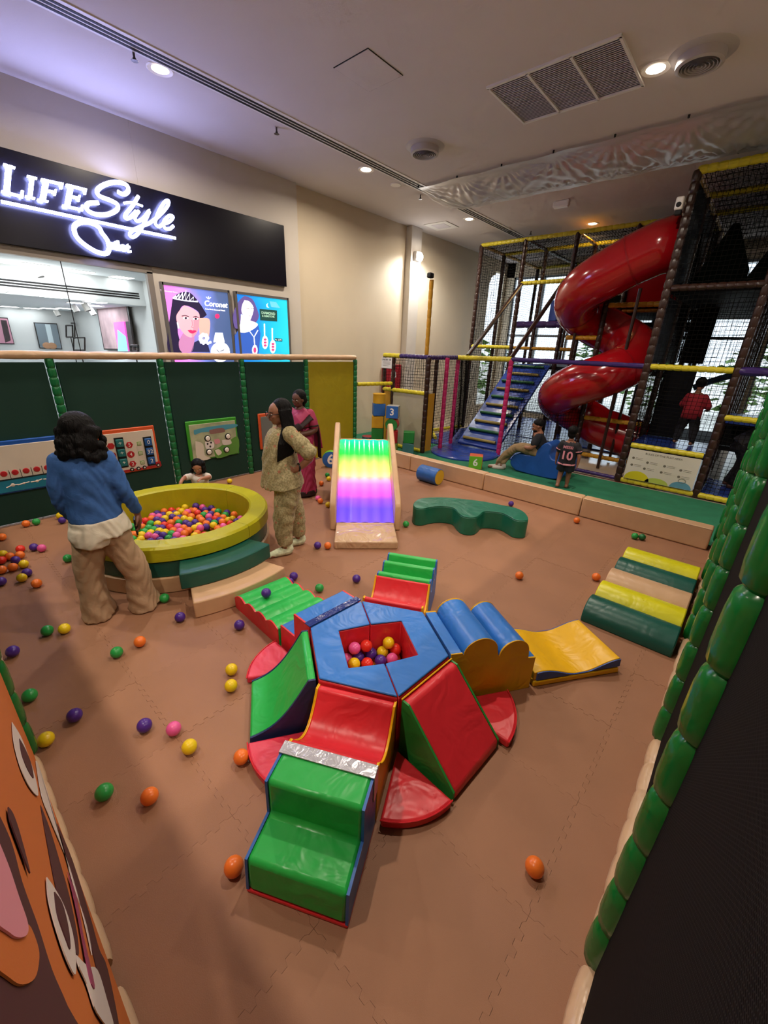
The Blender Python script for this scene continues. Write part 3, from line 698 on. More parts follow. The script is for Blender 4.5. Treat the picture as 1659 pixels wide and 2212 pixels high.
npr('print_teeth', [(440, 1815), (505, 1880), (560, 1900), (612, 2060), (660, 2260), (560, 2150), (500, 1980), (455, 1880)], m_wht, .003)
npr('print_outline', [(330, 1060), (420, 1280), (520, 1600), (570, 1780), (620, 1900), (690, 2260), (650, 2260), (560, 1900), (500, 1660), (420, 1380)], m_mar, .002)
npr('print_lip', [(390, 1340), (440, 1480), (480, 1700), (545, 1990), (515, 1940), (450, 1600)], m_mag, .0042)
for e in ([(70, 478), (120, 560), (160, 660), (200, 780), (220, 900), (170, 850), (120, 740), (82, 600)], [(270, 1368), (320, 1440), (380, 1560), (428, 1740), (436, 1925), (390, 1850), (330, 1680), (282, 1500)]): npr('print_eye', e, m_wht, .003)
for e in ([(112, 572), (140, 620), (178, 710), (194, 800), (160, 750), (125, 660)], [(315, 1452), (360, 1520), (395, 1660), (406, 1780), (380, 1720), (332, 1580)]): npr('print_pupil', e, m_mar, .0042)
npr('print_brow', [(50, 965), (80, 1010), (120, 1130), (175, 1345), (110, 1180), (60, 1040)], m_mar, .003)

# activity boards hung on the green fence
XA = XFN+.02
def fp(px, py, lift=.045): return PX(px, py, XA+lift)
def board(name, label, y0, y1, z0, z1, framec, facec):
    t = thing(name, label, 'activity board', (XA, (y0+y1)/2, (z0+z1)/2), group='activity boards on the green fence')
    hy, hz = (y1-y0)/2, (z1-z0)/2
    MB().bb((0, -hy, -hz), (.03, hy, hz)).build('frame', framec, t, bevel=.012, segs=3)
    MB().bb((.028, -hy+.04, -hz+.02), (.04, hy-.03, hz-.05)).build('face', facec, t, bevel=.004)
    return t
def onb(t, name, c, d, m, smooth=0, bevel=0.0):
    o = Vector(t.location); c = Vector(c)-o
    return MB().box(c, d).build(name, m, t, smooth=smooth, bevel=bevel)
m_cream = M('board_cream', '#d8cbbb', .4, var=.04); m_blue_f = M('board_blue', '#1450a8', .35); m_or_f = M('board_orange', '#d2562c', .35); m_gr_f = M('board_green', '#3f9a2e', .35)
m_red = M('board_red', '#b02028', .4); m_teal = M('board_teal', '#1d7f9c', .4); m_blk = M('board_black', '#14181c', .4)
t = board('activity_board', 'blue framed bead board with a row of red discs at the left edge', .22, 1.05, .39, .985, m_blue_f, m_cream); o = Vector(t.location)
MB().bb((.038, -.375, -.275), (.044, .385, -.135)).build('picture_strip', m_teal, t, smooth=0)
MB().bb((.040, -.375, -.137), (.050, .385, -.125)).build('rail', m_blk, t, smooth=0)
for k in range(8):
    y = .345-k*.098; MB().lathe([(.0001, .012), (.028, .010), (.032, 0)], (.040, y, -.062), 16, 'x').build('disc', m_red, t)
    MB().bb((.040, y-.051, -.125), (.046, y-.047, -.03)).build('divider', m_blk, t, smooth=0)
for k, (y, s) in enumerate([(-.1, .02), (.0, .012), (.12, .016), (.24, .03), (.31, .02)]): MB().tube([(.046, y-.06, -.22+.01*k), (.046, y, -.2), (.046, y+.05, -.205+.01*k)], .006, 5).build('drawing_line', m_cream, t); MB().sphere((.046, y, -.2), (.004, s, s)).build('drawing_figure', m_cream, t)
t = board('activity_board', 'orange framed arithmetic board with turning number blocks', 1.43, 2.14, .39, .985, m_or_f, m_cream); o = Vector(t.location)
def c2(x, y, lift=.045): return fp(x*.33756, 740+y*.33756, lift)-o
def tile_at(p, w_, h_, d_, m, name, par): return MB().box(p, (d_, w_, h_)).build(name, m, par, bevel=.004)
m_tg = M('block_teal', '#1e6a6c', .4); m_bl = M('block_blue', '#24589a', .4); m_wtxt = M('board_white', '#eee8e0', .4); m_gb = M('board_greenbox', '#77a048', .4)
for cx, cy, n_, m_, s_ in [(768, 660, 3, m_tg, ['÷', '÷', '+']), (948, 690, 3, m_bl, ['0', '32', '2'])]:
    p = c2(cx+8, cy+45 if cx < 800 else cy+5); MB().box(p, (.012, .105, .40)).build('slot', m_blk, t)
    for k in range(3):
        q = p+Vector((.012, 0, .13-k*.13)); bl = MB().box(q, (.04, .085, .10)).build('number_block', m_, t, bevel=.008)
        put_text('numeral', s_[k], .075, m_wtxt, bl, q+Vector((.022, 0, 0)), (0, 1, 0), (0, 0, 1), .0008)
for k, (x, y, s_) in enumerate([(828, 655, '5'), (838, 716, '4'), (850, 776, '2')]):
    p = c2(x, y); bl = MB().lathe([(.0001, .004), (.042, .004), (.045, 0)], p, 6 if k != 1 else 20, 'x').build('number_tile', m_red, t); put_text('numeral', s_, .065, m_wtxt, bl, p+Vector((.006, 0, 0)), (0, 1, 0), (0, 0, 1), .0008)
    p = c2(x-118, y+8); bl = MB().lathe([(.0001, .004), (.042, .004), (.045, 0)], p, 6 if k != 1 else 20, 'x').build('number_tile', m_red, t)
    p = c2(x+62, y-8); bl = MB().box(p, (.006, .05, .05)).build('equals_box', m_gb, t); MB().box(p+Vector((.004, 0, 0)), (.004, .036, .036)).build('equals_face', m_cream, bl, smooth=0)
    for dz in (-.007, .007): MB().box(p+Vector((.0065, 0, dz)), (.002, .024, .006)).build('equals_bar', m_gb, bl, smooth=0)
pa, pb = c2(800, 838), c2(1030, 795)
MB().box(Vector((.043, (pa.y+pb.y)/2-.05, -.262)), (.006, pb.y-pa.y+.12, .022)).build('train_chassis', m_red, t, smooth=0)
for x, y in ((847, 824), (888, 816), (927, 808), (1014, 792)):
    p = c2(x, y); p.z = -.255; wv = MB().lathe([(.0001, .006), (.024, .006), (.026, 0)], p+Vector((.002, 0, 0)), 18, 'x').build('train_wheel', m_blk, t); MB().lathe([(.0001, .008), (.012, .008), (.013, 0)], p+Vector((.002, 0, 0)), 12, 'x').build('hub', m_cream, wv)
p = c2(1014, 785); p.z = -.225; MB().box(p, (.006, .07, .04)).build('train_engine', m_red, t, smooth=0)
t = board('activity_board', 'green framed farm picture board with four round white knobs', 2.57, 3.37, .39, .985, m_gr_f, M('board_farm', '#aab08e', .4, var=.25, vscale=6)); o = Vector(t.location)
def patch(name, pts, c, lift):
    MB().prism([c2(a, b_, lift) for a, b_ in spline(pts+[pts[0]], 3)[:-1]], (.001, 0, 0)).build(name, M('farm_'+c.strip('#'), c, .45), t, smooth=0)
patch('sky_print', [(1240, 560), (1330, 540), (1500, 520), (1510, 540), (1400, 565), (1290, 575), (1245, 590)], '#4f9ab0', .0415)
patch('field_print', [(1370, 690), (1450, 640), (1520, 600), (1528, 690), (1480, 715), (1390, 740)], '#5d9440', .0415)
patch('track_print', [(1250, 630), (1300, 650), (1310, 720), (1350, 740), (1265, 750)], '#d8d0c0', .0415)
patch('barn_print', [(1340, 560), (1420, 545), (1440, 570), (1390, 580), (1345, 585)], '#8a6660', .042)
patch('cow_print', [(1312, 635), (1340, 628), (1368, 640), (1365, 675), (1320, 680)], '#e8e4e0', .0425)
for a, b_ in ((1328, 648), (1350, 640), (1345, 665)): patch('cow_spot', [(a-6, b_), (a, b_-7), (a+7, b_), (a, b_+8)], '#2a2a2a', .0435)
patch('pig_print', [(1370, 620), (1400, 615), (1408, 640), (1378, 650)], '#d8949c', .0425); patch('sheep_print', [(1420, 625), (1470, 620), (1480, 648), (1430, 655)], '#e0d8d0', .0425)
patch('dog_print', [(1375, 690), (1400, 682), (1420, 705), (1395, 722)], '#dcd4c4', .0425)
for a, b_ in ((1328, 613), (1458, 600), (1338, 700), (1450, 685)):
    p = c2(a, b_); k = MB().lathe([(.0001, .012), (.045, .012), (.05, 0)], p, 22, 'x').build('knob_ring', m_blk, t); MB().lathe([(.0001, .026), (.03, .024), (.036, .012)], p, 20, 'x').build('knob', m_wtxt, k)
t = board('activity_board', 'orange framed board half hidden behind the woman in the sari', 3.77, 4.5, .39, .99, m_or_f, M('board_grey', '#6f7472', .4))
# ================================================================== soft play pieces
m_bblue = vinyl('blue_vinyl', '#2f73c4', .33, .20, 9); m_bgreen = vinyl('green_vinyl', '#27b04c', .33, .22, 9); m_bred = vinyl('red_vinyl', '#d62c36', .36, .22, 9)
m_byel = vinyl('yellow_vinyl', '#e2ae12', .36, .18, 9); m_navy = vinyl('navy_vinyl', '#1d2c5c', .4, .15, 9); m_pinkred = vinyl('pinkred_vinyl', '#d8344e', .4, .2, 9)
m_lime = vinyl('lime_vinyl', '#b0aa14', .38, .14, 8); m_dkgreen = vinyl('bottle_green_vinyl', '#155347', .36, .14, 8); m_beige = vinyl('beige_vinyl', '#c8a27c', .4, .12, 8)
m_silver = M('silver_tape', '#b4b4bc', .32, metal=.6, bump=.35, bscale=18); m_tapeblue = vinyl('dark_blue_tape', '#22357a', .2, .25, 20)
HC = Vector((-1.3465, 1.5418, 0)); HR = .452; HZ = .40; AP = HR*math.cos(PI/6)
def edge_thing(name, label, ang, u0, cat='soft block', dy=0.0, da=0.0):
    a = math.radians(ang); p = HC+Vector((math.cos(a), math.sin(a), 0))*(AP+u0)+Vector((-math.sin(a), math.cos(a), 0))*dy
    return thing(name, label, cat, p, a+math.radians(da), group='soft play blocks round the hexagon')
def extr(prof, w0, w1):
    mb = MB(); return mb.prism([(u, w0, z) for u, z in prof], (0, w1-w0, 0))
def block(t, prof, w, mtop, mside, pipe=None, bevel=.012, smooth=40):
    """padded block: cover over the profile, two side panels, piping along the edges"""
    extr(prof, -w/2+.006, w/2-.006).build('cover', mtop, t, bevel=bevel, smooth=smooth)
    cx = sum(p[0] for p in prof)/len(prof); cz = sum(p[1] for p in prof)/len(prof)
    side = [(u+(cx-u)*.006, z+(cz-z)*.006) for u, z in prof]
    for s in (-1, 1):
        extr(side, s*(w/2-.012), s*w/2).build('side_panel', mside, t, smooth=0)
        if pipe: MB().tube([(u, s*(w/2-.002), z) for u, z in prof if z > .01], .0032, 6).build('piping', pipe, t)
def arc(u0, z0, u1, z1, sag, n=14):
    """smooth concave slope from (u0,z0) to (u1,z1)"""
    return [(u0+(u1-u0)*i/n, z0+(z1-z0)*(i/n)-sag*math.sin(PI*i/n)) for i in range(n+1)]
SW = .44
# two C-shaped halves of the hexagon
hexv = [HC+Vector((HR*math.cos(math.radians(27+60*k)), HR*math.sin(math.radians(27+60*k)), 0)) for k in range(6)]   # C,B,A,F,E,D
C_, B_, A_, F_, E_, D_ = hexv
hole = [Vector((-1.600, 1.449, 0)), Vector((-1.496, 1.639, 0)), Vector((-1.373, 1.814, 0)), Vector((-1.083, 1.625, 0)), Vector((-1.181, 1.431, 0)), Vector((-1.307, 1.259, 0))]
for pts, lb in (([A_, F_, E_, D_, hole[4], hole[5], hole[0], hole[1]], 'blue topped hexagon half beside the dark blue taped step'), ([D_, C_, B_, A_, hole[1], hole[2], hole[3], hole[4]], 'blue topped hexagon half beside the twin blue humps')):
    c = sum(pts, Vector())/len(pts); t = thing('hexagon_half', lb, 'soft block', c, group='soft play blocks round the hexagon')
    q = [(p-c)*.990 for p in pts]
    MB().prism([(p.x, p.y, 0) for p in q], (0, 0, HZ-.014)).build('side_wall', m_bred, t, bevel=.008)
    MB().prism([(p.x*.988, p.y*.988, HZ-.012) for p in q], (0, 0, .014)).build('top_cover', m_bblue, t, bevel=.008, segs=3)
# DE: red saddle bridge then green steps
t = edge_thing('soft_bridge', 'red concave bridge with yellow sides next to the green steps', 297, .012)
pr = [(0, 0), (0, HZ-.02), (.035, HZ-.02)]+[(.035+.30*i/16, HZ-.02-.13*math.sin(PI*i/16)**.9-.02*i/16) for i in range(1, 17)]+[(.365, HZ-.03), (.365, 0)]
block(t, pr, SW, m_bred, m_byel, m_byel)
t = edge_thing('soft_steps', 'green vinyl steps with blue sides and silver tape edge', 297, .398)
pr = [(0, .02), (0, .395), (.185, .395), (.19, .205), (.37, .195), (.385, .02)]
block(t, pr, SW, m_bgreen, vinyl('blue_side', '#2a62b0', .4, .1, 9), None, .02)
MB().bb((.0, -SW/2, 0), (.385, SW/2, .022)).build('base_sheet', m_bred, t, bevel=.006)
MB().bb((-.008, -SW/2-.004, .397), (.055, SW/2+.004, .403)).bb((-.008, SW/2-.0, .25), (.055, SW/2+.005, .40)).bb((-.008, -SW/2-.005, .25), (.055, -SW/2, .40)).build('tape', m_silver, t, bevel=.002)
# EF: green concave slide, navy sides
t = edge_thing('soft_slope', 'green concave slope with navy sides beside the yellow balls', 237, .012)
pr = [(0, 0), (0, HZ-.01), (.04, HZ-.01)]+arc(.04, HZ-.01, .375, .05, .075)[1:]+[(.38, 0)]
block(t, pr, SW, m_bgreen, m_navy, None)
# CD: red straight wedge, green sides
t = edge_thing('soft_wedge', 'red sloping wedge with green sides and yellow piping', 357, .018)
pr = [(0, 0), (0, HZ-.01), (.045, HZ-.012), (.37, .06), (.372, 0)]
block(t, pr, SW, m_bred, vinyl('green_side', '#2c8a3a', .4, .2, 9), None, .016)
MB().tube([(.0, -SW/2, HZ-.004), (0, SW/2, HZ-.004)], .005, 6).build('piping', m_byel, t)
# FA: blue step block with dark tape, then the wavy green ramp
t = edge_thing('soft_step_block', 'blue step block with red sides and a dark blue taped seam', 177, .012)
pr = [(0, 0), (0, .40), (.18, .398), (.184, .205), (.365, .20), (.37, 0)]
block(t, pr, SW, m_bblue, m_bred, None, .01)
MB().bb((-.012, -SW/2-.006, .399), (.045, SW/2+.006, .406)).build('tape', m_tapeblue, t, bevel=.002)
t = edge_thing('wavy_ramp', 'green wavy ramp with red scalloped sides by the beige step', 177, .40)
n = 48; pr = [(0, 0)]+[(.66*i/n, .155-.045*(i/n)+.032*abs(math.sin(PI*4*i/n))) for i in range(n+1)]+[(.67, .10), (.67, 0)]
block(t, pr, .465, m_bgreen, m_bred, None, .004, 60)
# AB: red saddle, then green ridged block
t = edge_thing('soft_bridge', 'red concave bridge in front of the green ridged block', 117, .018)
pr = [(0, 0), (0, HZ+.01), (.03, HZ+.01)]+[(.03+.30*i/16, HZ+.01-.15*math.sin(PI*i/16)**.9) for i in range(1, 17)]+[(.35, HZ), (.352, 0)]
block(t, pr, SW, m_bred, m_byel, m_byel)
t = edge_thing('ridged_block', 'green block of three ridges with blue sides near the glowing slide', 117, .39)
pr = [(0, 0)]
for k, (u0, u1, dz) in enumerate(((.0, .19, .0), (.19, .36, .0), (.36, .50, -.01))):
    w_ = u1-u0
    pr += [(u0+.001, HZ-.03+dz), (u0+.015, HZ+dz), (u0+.055, HZ+dz), (u0+.075, HZ-.03+dz)]+([(u0+.095+(w_-.11)*i/6, HZ-.15+.06*(i/6)**2-.02*math.sin(PI*i/6)) for i in range(7)] if k < 2 else [])
pr += [(.465, .30), (.47, 0)]
block(t, pr, SW, m_bgreen, vinyl('blue_side', ''), None, .008, 50)
# BC: twin humps then the wavy landing mat
t = edge_thing('hump_block', 'blue double hump block with yellow cloud shaped sides', 57, .012)
def hump(u, c, r, h, base): return base+h*max(0, 1-((u-c)/r)**2)**.5
pr = [(0, 0), (0, .40), (.075, .395)]
pr += [(.20-.115*math.cos(PI*i/14), .375+.105*math.sin(PI*i/14)) for i in range(15)]
pr += [(.325, .335)]
pr += [(.445-.105*math.cos(PI*i/14), .315+.105*math.sin(PI*i/14)) for i in range(15)]
pr += [(.555, .262), (.615, .255), (.61, 0)]
block(t, pr, SW, m_bblue, m_byel, m_byel, .004, 50)
t = edge_thing('wavy_mat', 'yellow wavy landing mat with dark blue wave edge lying on the floor', 57, .66, dy=0.01, da=-2)
n = 40; W_ = .47
top = [(.68*i/n, .085+.035*math.sin(2*PI*(i/n)*1.12+.9)*(1 if i < n else 1)) for i in range(n+1)]
extr([(0, .0)]+[(0, .045), (.68, .045), (.69, 0)], -W_/2, W_/2).build('base', m_byel, t, bevel=.01)
extr([(0, .05)]+top+[(.69, .055), (.68, .05)], -W_/2+.012, W_/2-.012).build('cover', m_byel, t, bevel=.004, smooth=60)
for s in (-1, 1): extr([(0.02, .05)]+[(u, z-.004) for u, z in top[1:]]+[(.685, .055)], s*(W_/2-.012), s*(W_/2-.004)).build('side_panel', vinyl('mat_blue_side', '#2b4f96', .4, .1, 9), t, smooth=0)
MB().bb((-.004, -W_/2+.02, .01), (.05, W_/2-.02, .055)).build('tape', m_byel, t, bevel=.006)
# red fans at the corners
def fan(vtx, a0, a1, label, m, r=.40):
    a0, a1 = math.radians(a0), math.radians(a1); c = vtx
    t = thing('floor_fan', label, 'soft mat', c, group='red corner fans of the hexagon')
    pts = [(0.03*math.cos((a0+a1)/2), .03*math.sin((a0+a1)/2), 0)]+[(r*math.cos(a0+(a1-a0)*i/14), r*math.sin(a0+(a1-a0)*i/14), 0) for i in range(15)]
    MB().prism(pts, (0, 0, .055)).build('cushion', m, t, bevel=.014, segs=3)
    MB().tube([(p[0], p[1], .053) for p in pts[1:]], .004, 6).build('piping', m_bred, t)
fan(D_, 299.5, 354.5, 'red quarter fan mat between the red bridge and the red wedge', m_bred, .40)
fan(C_, 359.5, 54.5-0, 'red quarter fan mat between the red wedge and the humps', m_bred, .44) if False else fan(C_, -.5, 54.5, 'red quarter fan mat between the red wedge and the humps', m_bred, .435)
fan(E_, 239.5, 294.5, 'pinkish red fan mat between the green slope and the red bridge', m_pinkred, .40)
fan(F_, 179.5, 234.5, 'faded pink fan mat between the green slope and the step block', m_pinkred, .42)

# ---------------- round ball pit with steps
PC = Vector((-4.19, 1.565, 0)); PR = .90
t = thing('ball_pit', 'round yellow rimmed ball pit with dark green wall', 'ball pit', PC)
MB().lathe([(PR-.02, 0), (PR, .008), (PR, .145), (PR-.008, .15), (PR-.16, .15), (PR-.16, 0), (PR-.02, 0)], n=72).build('base_ring', m_beige, t)
MB().lathe([(PR-.03, .152), (PR-.02, .158), (PR-.02, .295), (PR-.03, .30), (PR-.16, .30), (PR-.16, .152), (PR-.03, .152)], n=72).build('wall_ring', m_dkgreen, t)
for k in range(4):
    a0 = math.radians(20+90*k)+.002; a1 = math.radians(110+90*k)-.002
    mb = MB().lathe([(PR-.02, .302), (PR, .315), (PR, .43), (PR-.02, .45), (PR-.17, .45), (PR-.19, .435), (PR-.19, .02), (PR-.17, .0), (PR-.165, .302), (PR-.02, .302)], n=24, a0=a0, a1=a1)
    mb.build('rim_section', m_lime, t)
MB().lathe([(.0001, .03), (PR-.19, .03)], n=48).build('bottom', m_lime, t)
# steps: annular sectors hugging the rim
def sector(t, name, r0, r1, a0, a1, z0, z1, m, n=20, bev=.012):
    pts = [(r0*math.cos(a0+(a1-a0)*i/n), r0*math.sin(a0+(a1-a0)*i/n), z0) for i in range(n+1)]+[(r1*math.cos(a1-(a1-a0)*i/n), r1*math.sin(a1-(a1-a0)*i/n), z0) for i in range(n+1)]
    return MB().prism(pts, (0, 0, z1-z0)).build(name, m, t, bevel=bev, smooth=40, segs=3)
t = thing('pit_steps', 'curved two level steps, beige below and dark green above, against the pit', 'steps', PC)
STEPS = t
def pang(px, py, z): p = G(px, py, z)-PC; return math.atan2(p.y, p.x), math.hypot(p.x, p.y)
a0, r0 = pang(417, 1305, .15); a1, r1 = pang(613, 1224, .15); b0, q0 = pang(386, 1243, .30); b1, q1 = pang(581, 1174, .30)
print('steps', [round(v, 3) for v in (a0, r0, a1, r1, b0, q0, b1, q1)])
sector(t, 'lower_step', PR+.004, (r0+r1)/2, a0, a1, 0, .15, m_beige)
sector(t, 'upper_step', PR-.016, (q0+q1)/2, b0, b1, .152, .30, m_dkgreen)

# ---------------- balls
BR = .04
ball_me = MB().sphere((0, 0, 0), BR, 20, 12).mesh('ball', 180)
BCOL = {'orange': '#e8742a', 'yellow': '#e2c21a', 'green': '#2c9a48', 'purple': '#4b2a86', 'pink': '#e05a9a', 'red': '#dc3226', 'dark green': '#246b3a'}
ball_mes = {}
for k, c in BCOL.items():
    me = ball_me.copy(); me.name = 'ball'; me.materials.clear(); me.materials.append(M('ball_'+k.replace(' ', '_'), c, .3, var=.03)); ball_mes[k] = me
def ball(col, p, label, group):
    o = bpy.data.objects.new('ball', ball_mes[col]); COL.objects.link(o); o.location = p
    tag(o, label, 'ball', group); return o
FB = [(4, 1160, 'orange', 'lone orange ball at the picture edge beyond the ball pile'), (44, 1186, 'red', 'red ball at the far side of the ball pile by the fence'), (73, 1182, 'purple', 'purple ball touching a pink ball near the ball pile'), (90, 1184, 'pink', 'pink ball touching a purple ball near the ball pile'),
 (6, 1197, 'yellow', 'yellow ball at the back of the floor pile'), (21, 1202, 'orange', 'orange ball in the middle of the floor pile'), (42, 1199, 'orange', 'orange ball on the far side of the floor pile'), (33, 1210, 'purple', 'purple ball inside the floor pile'), (3, 1210, 'red', 'red ball at the picture edge in the floor pile'),
 (49, 1219, 'yellow', 'yellow ball at the near end of the floor pile'), (6, 1230, 'orange', 'orange ball at the picture edge, nearest of the pile'), (27, 1225, 'orange', 'orange ball between two others at the pile front'), (58, 1237, 'purple', 'purple ball touching a yellow one below the pile'), (47, 1248, 'yellow', 'yellow ball touching a purple one below the pile'),
 (2, 1256, 'purple', 'purple ball at the picture edge below the pile'), (79, 1260, 'orange', 'orange ball alone below the floor pile'), (146, 1206, 'green', "green ball beside the woman's beige trousers"), (56, 1131, 'orange', 'orange ball at the foot of the green fence'), (78, 1127, 'green', 'green ball at the foot of the green fence'),
 (129, 1114, 'yellow', 'yellow ball by the fence behind the woman in blue'), (134, 1124, 'purple', 'purple ball by the fence behind the woman in blue'), (102, 1362, 'green', 'green ball next to a yellow ball on the open floor'), (139, 1358, 'yellow', 'yellow ball next to a green ball on the open floor'), (27, 1407, 'purple', 'purple ball near the top of the printed fence'),
 (302, 1386, 'orange', 'orange ball in front of the beige trousers'), (252, 1409, 'green', 'green ball next to the orange one before the trousers'), (355, 1285, 'green', 'green ball against the beige pit step'), (389, 1333, 'purple', 'purple ball at the corner of the beige step'), (517, 1350, 'purple', 'purple ball beside the red scalloped ramp side'),
 (500, 1446, 'yellow', 'upper of two yellow balls beside the faded fan mat'), (499, 1481, 'yellow', 'lower of two yellow balls beside the faded fan mat'), (622, 1243, 'purple', 'purple ball behind the beige step end'), (616, 1262, 'purple', 'purple ball half hidden behind the green wavy ramp'), (64, 1502, 'green', 'green ball in the fence shadow by the green post'),
 (161, 1545, 'purple', 'purple ball in the fence shadow'), (99, 1597, 'yellow', 'yellow ball touching the printed fence'), (312, 1567, 'purple', 'purple ball next to a pink ball on open floor'), (375, 1574, 'pink', 'pink ball on the open floor'), (409, 1613, 'yellow', 'yellow ball just below the pink ball'), (225, 1711, 'green', 'green ball at the edge of the fence shadow'),
 (323, 1720, 'orange', 'orange ball at the edge of the fence shadow'), (521, 1635, 'orange', 'orange ball against the pinkish red fan mat'), (505, 1872, 'orange', 'orange ball beside the green steps'), (1155, 1873, 'orange', 'orange ball alone on the near floor'), (686, 1178, 'purple', 'purple ball in front of the slide'), (715, 1178, 'orange', "orange ball at the corner of the slide's landing pad"),
 (770, 1250, 'purple', 'purple ball between the slide and the hexagon'), (690, 1270, 'green', 'green ball behind the blue step block'), (877, 1132, 'green', 'green ball between the slide and the wave bench'), (694, 1044, 'orange', 'orange ball behind the slide near the yellow panel'), (707, 1026, 'green', 'green ball beside the slide wall at the back'), (710, 1034, 'yellow', 'yellow ball touching the slide wall at the back'),
 (687, 1076, 'pink', 'pink ball beside the woman in the sari'), (692, 1082, 'orange', 'orange ball touching the pink one beside the sari'), (709, 1090, 'yellow', 'yellow ball in the shadow of the slide side'), (496, 1039, 'yellow', 'yellow ball behind the ball pit by the fence'),
 (1104, 1088, 'purple', 'purple ball behind the green wave bench'), (1246, 1124, 'orange', 'orange ball at the foot of the kerb'), (1372, 1158, 'green', 'light green ball by the kerb'), (1387, 1160, 'dark green', 'dark green ball touching the light green one by the kerb'), (1122, 1243, 'orange', 'orange ball on the floor between bench and rollers'), (1288, 1246, 'orange', 'orange ball touching the striped rollers')]
placed = []
for x, y, c, lb in FB:
    p = G(x, y, BR)
    placed.append([p, c, lb])
for it in range(60):
    for i in range(len(placed)):
        for j in range(i):
            d = placed[i][0]-placed[j][0]; d.z = 0
            if 1e-6 < d.length < 2*BR+.001:
                s = d.normalized()*((2*BR+.001-d.length)/2); placed[i][0] += s; placed[j][0] -= s
    for q in placed:
        if q[0].x < -6.07: q[0].x = -6.06
        if q[0].y > 5.73: q[0].y = 5.73
        if q[0].y < -.03+BR*0: q[0].y = max(q[0].y, .005)
NUDGE = {'purple ball behind the beige step end': (.05, .03, 0), 'purple ball half hidden behind the green wavy ramp': (.0, .05, 0), "orange ball at the corner of the slide's landing pad": (-.02, -.03, 0), 'green ball against the beige pit step': (.05, -.02, 0)}
for p, c, lb in placed:
    if lb in NUDGE: p += Vector(NUDGE[lb])
for p, c, lb in placed: ball(c, p, lb, 'loose balls on the brown floor')
ball('purple', G(575, 1281, .205), 'purple ball resting on the green wavy ramp', 'loose balls on the brown floor')
# balls in the hexagon well
def h5(x, y): return (640+x*.217, 1180+y*.217)
HB = [(495, 955, 'pink', .10), (515, 1040, 'pink', .10), (545, 1145, 'yellow', .10), (575, 1000, 'orange', .05), (652, 1000, 'red', .10), (715, 1005, 'orange', .06), (822, 962, 'yellow', .09), (860, 1048, 'yellow', .10), (905, 1015, 'orange', .05), (1005, 1030, 'red', .09), (965, 1000, 'orange', .05), (628, 1085, 'purple', .05), (770, 1085, 'purple', .07), (672, 1140, 'red', .11), (845, 1150, 'purple', .09), (955, 1110, 'pink', .09), (745, 1160, 'yellow', .05), (1050, 1120, 'purple', .045), (605, 1185, 'purple', .045), (775, 1020, 'purple', .05)]
hb = [[G(*h5(x, y), z+.07), c] for x, y, c, z in HB]
_wc = sum(hole, Vector())/6; t = thing('well_pad', 'red cushion at the bottom of the hexagon well', 'soft mat', _wc, group='soft play blocks round the hexagon')
MB().prism([((p-_wc).x*.96, (p-_wc).y*.96, 0) for p in hole], (0, 0, .07)).build('cushion', m_bred, t, bevel=.006)
def relax(L, r, fixz, inside, n=150):
    for it in range(n):
        for i in range(len(L)):
            for j in range(i):
                d = L[i][0]-L[j][0]
                if d.length < 2*r and d.length > 1e-6:
                    s = d.normalized()*((2*r-d.length)/2)
                    if fixz: s.z = 0
                    L[i][0] += s; L[j][0] -= s
        for q in L: inside(q[0])
hp = hole
def in_hole(p):
    n = len(hp)
    for i in range(n):
        a, b = hp[i], hp[(i+1) % n]; d = (b-a).normalized(); nn = Vector((d.y, -d.x, 0))
        if (HC-a).dot(nn) < 0: nn = -nn
        dist = (p-a).dot(nn)
        if dist < BR+.006: p += nn*(BR+.006-dist)
    p.z = max(BR+.072, p.z)
relax(hb, BR, False, in_hole)
cnt = {}
for p, c in hb: ball(c, p, '%s ball in the square well of the blue hexagon' % c, 'balls in the hexagon well')
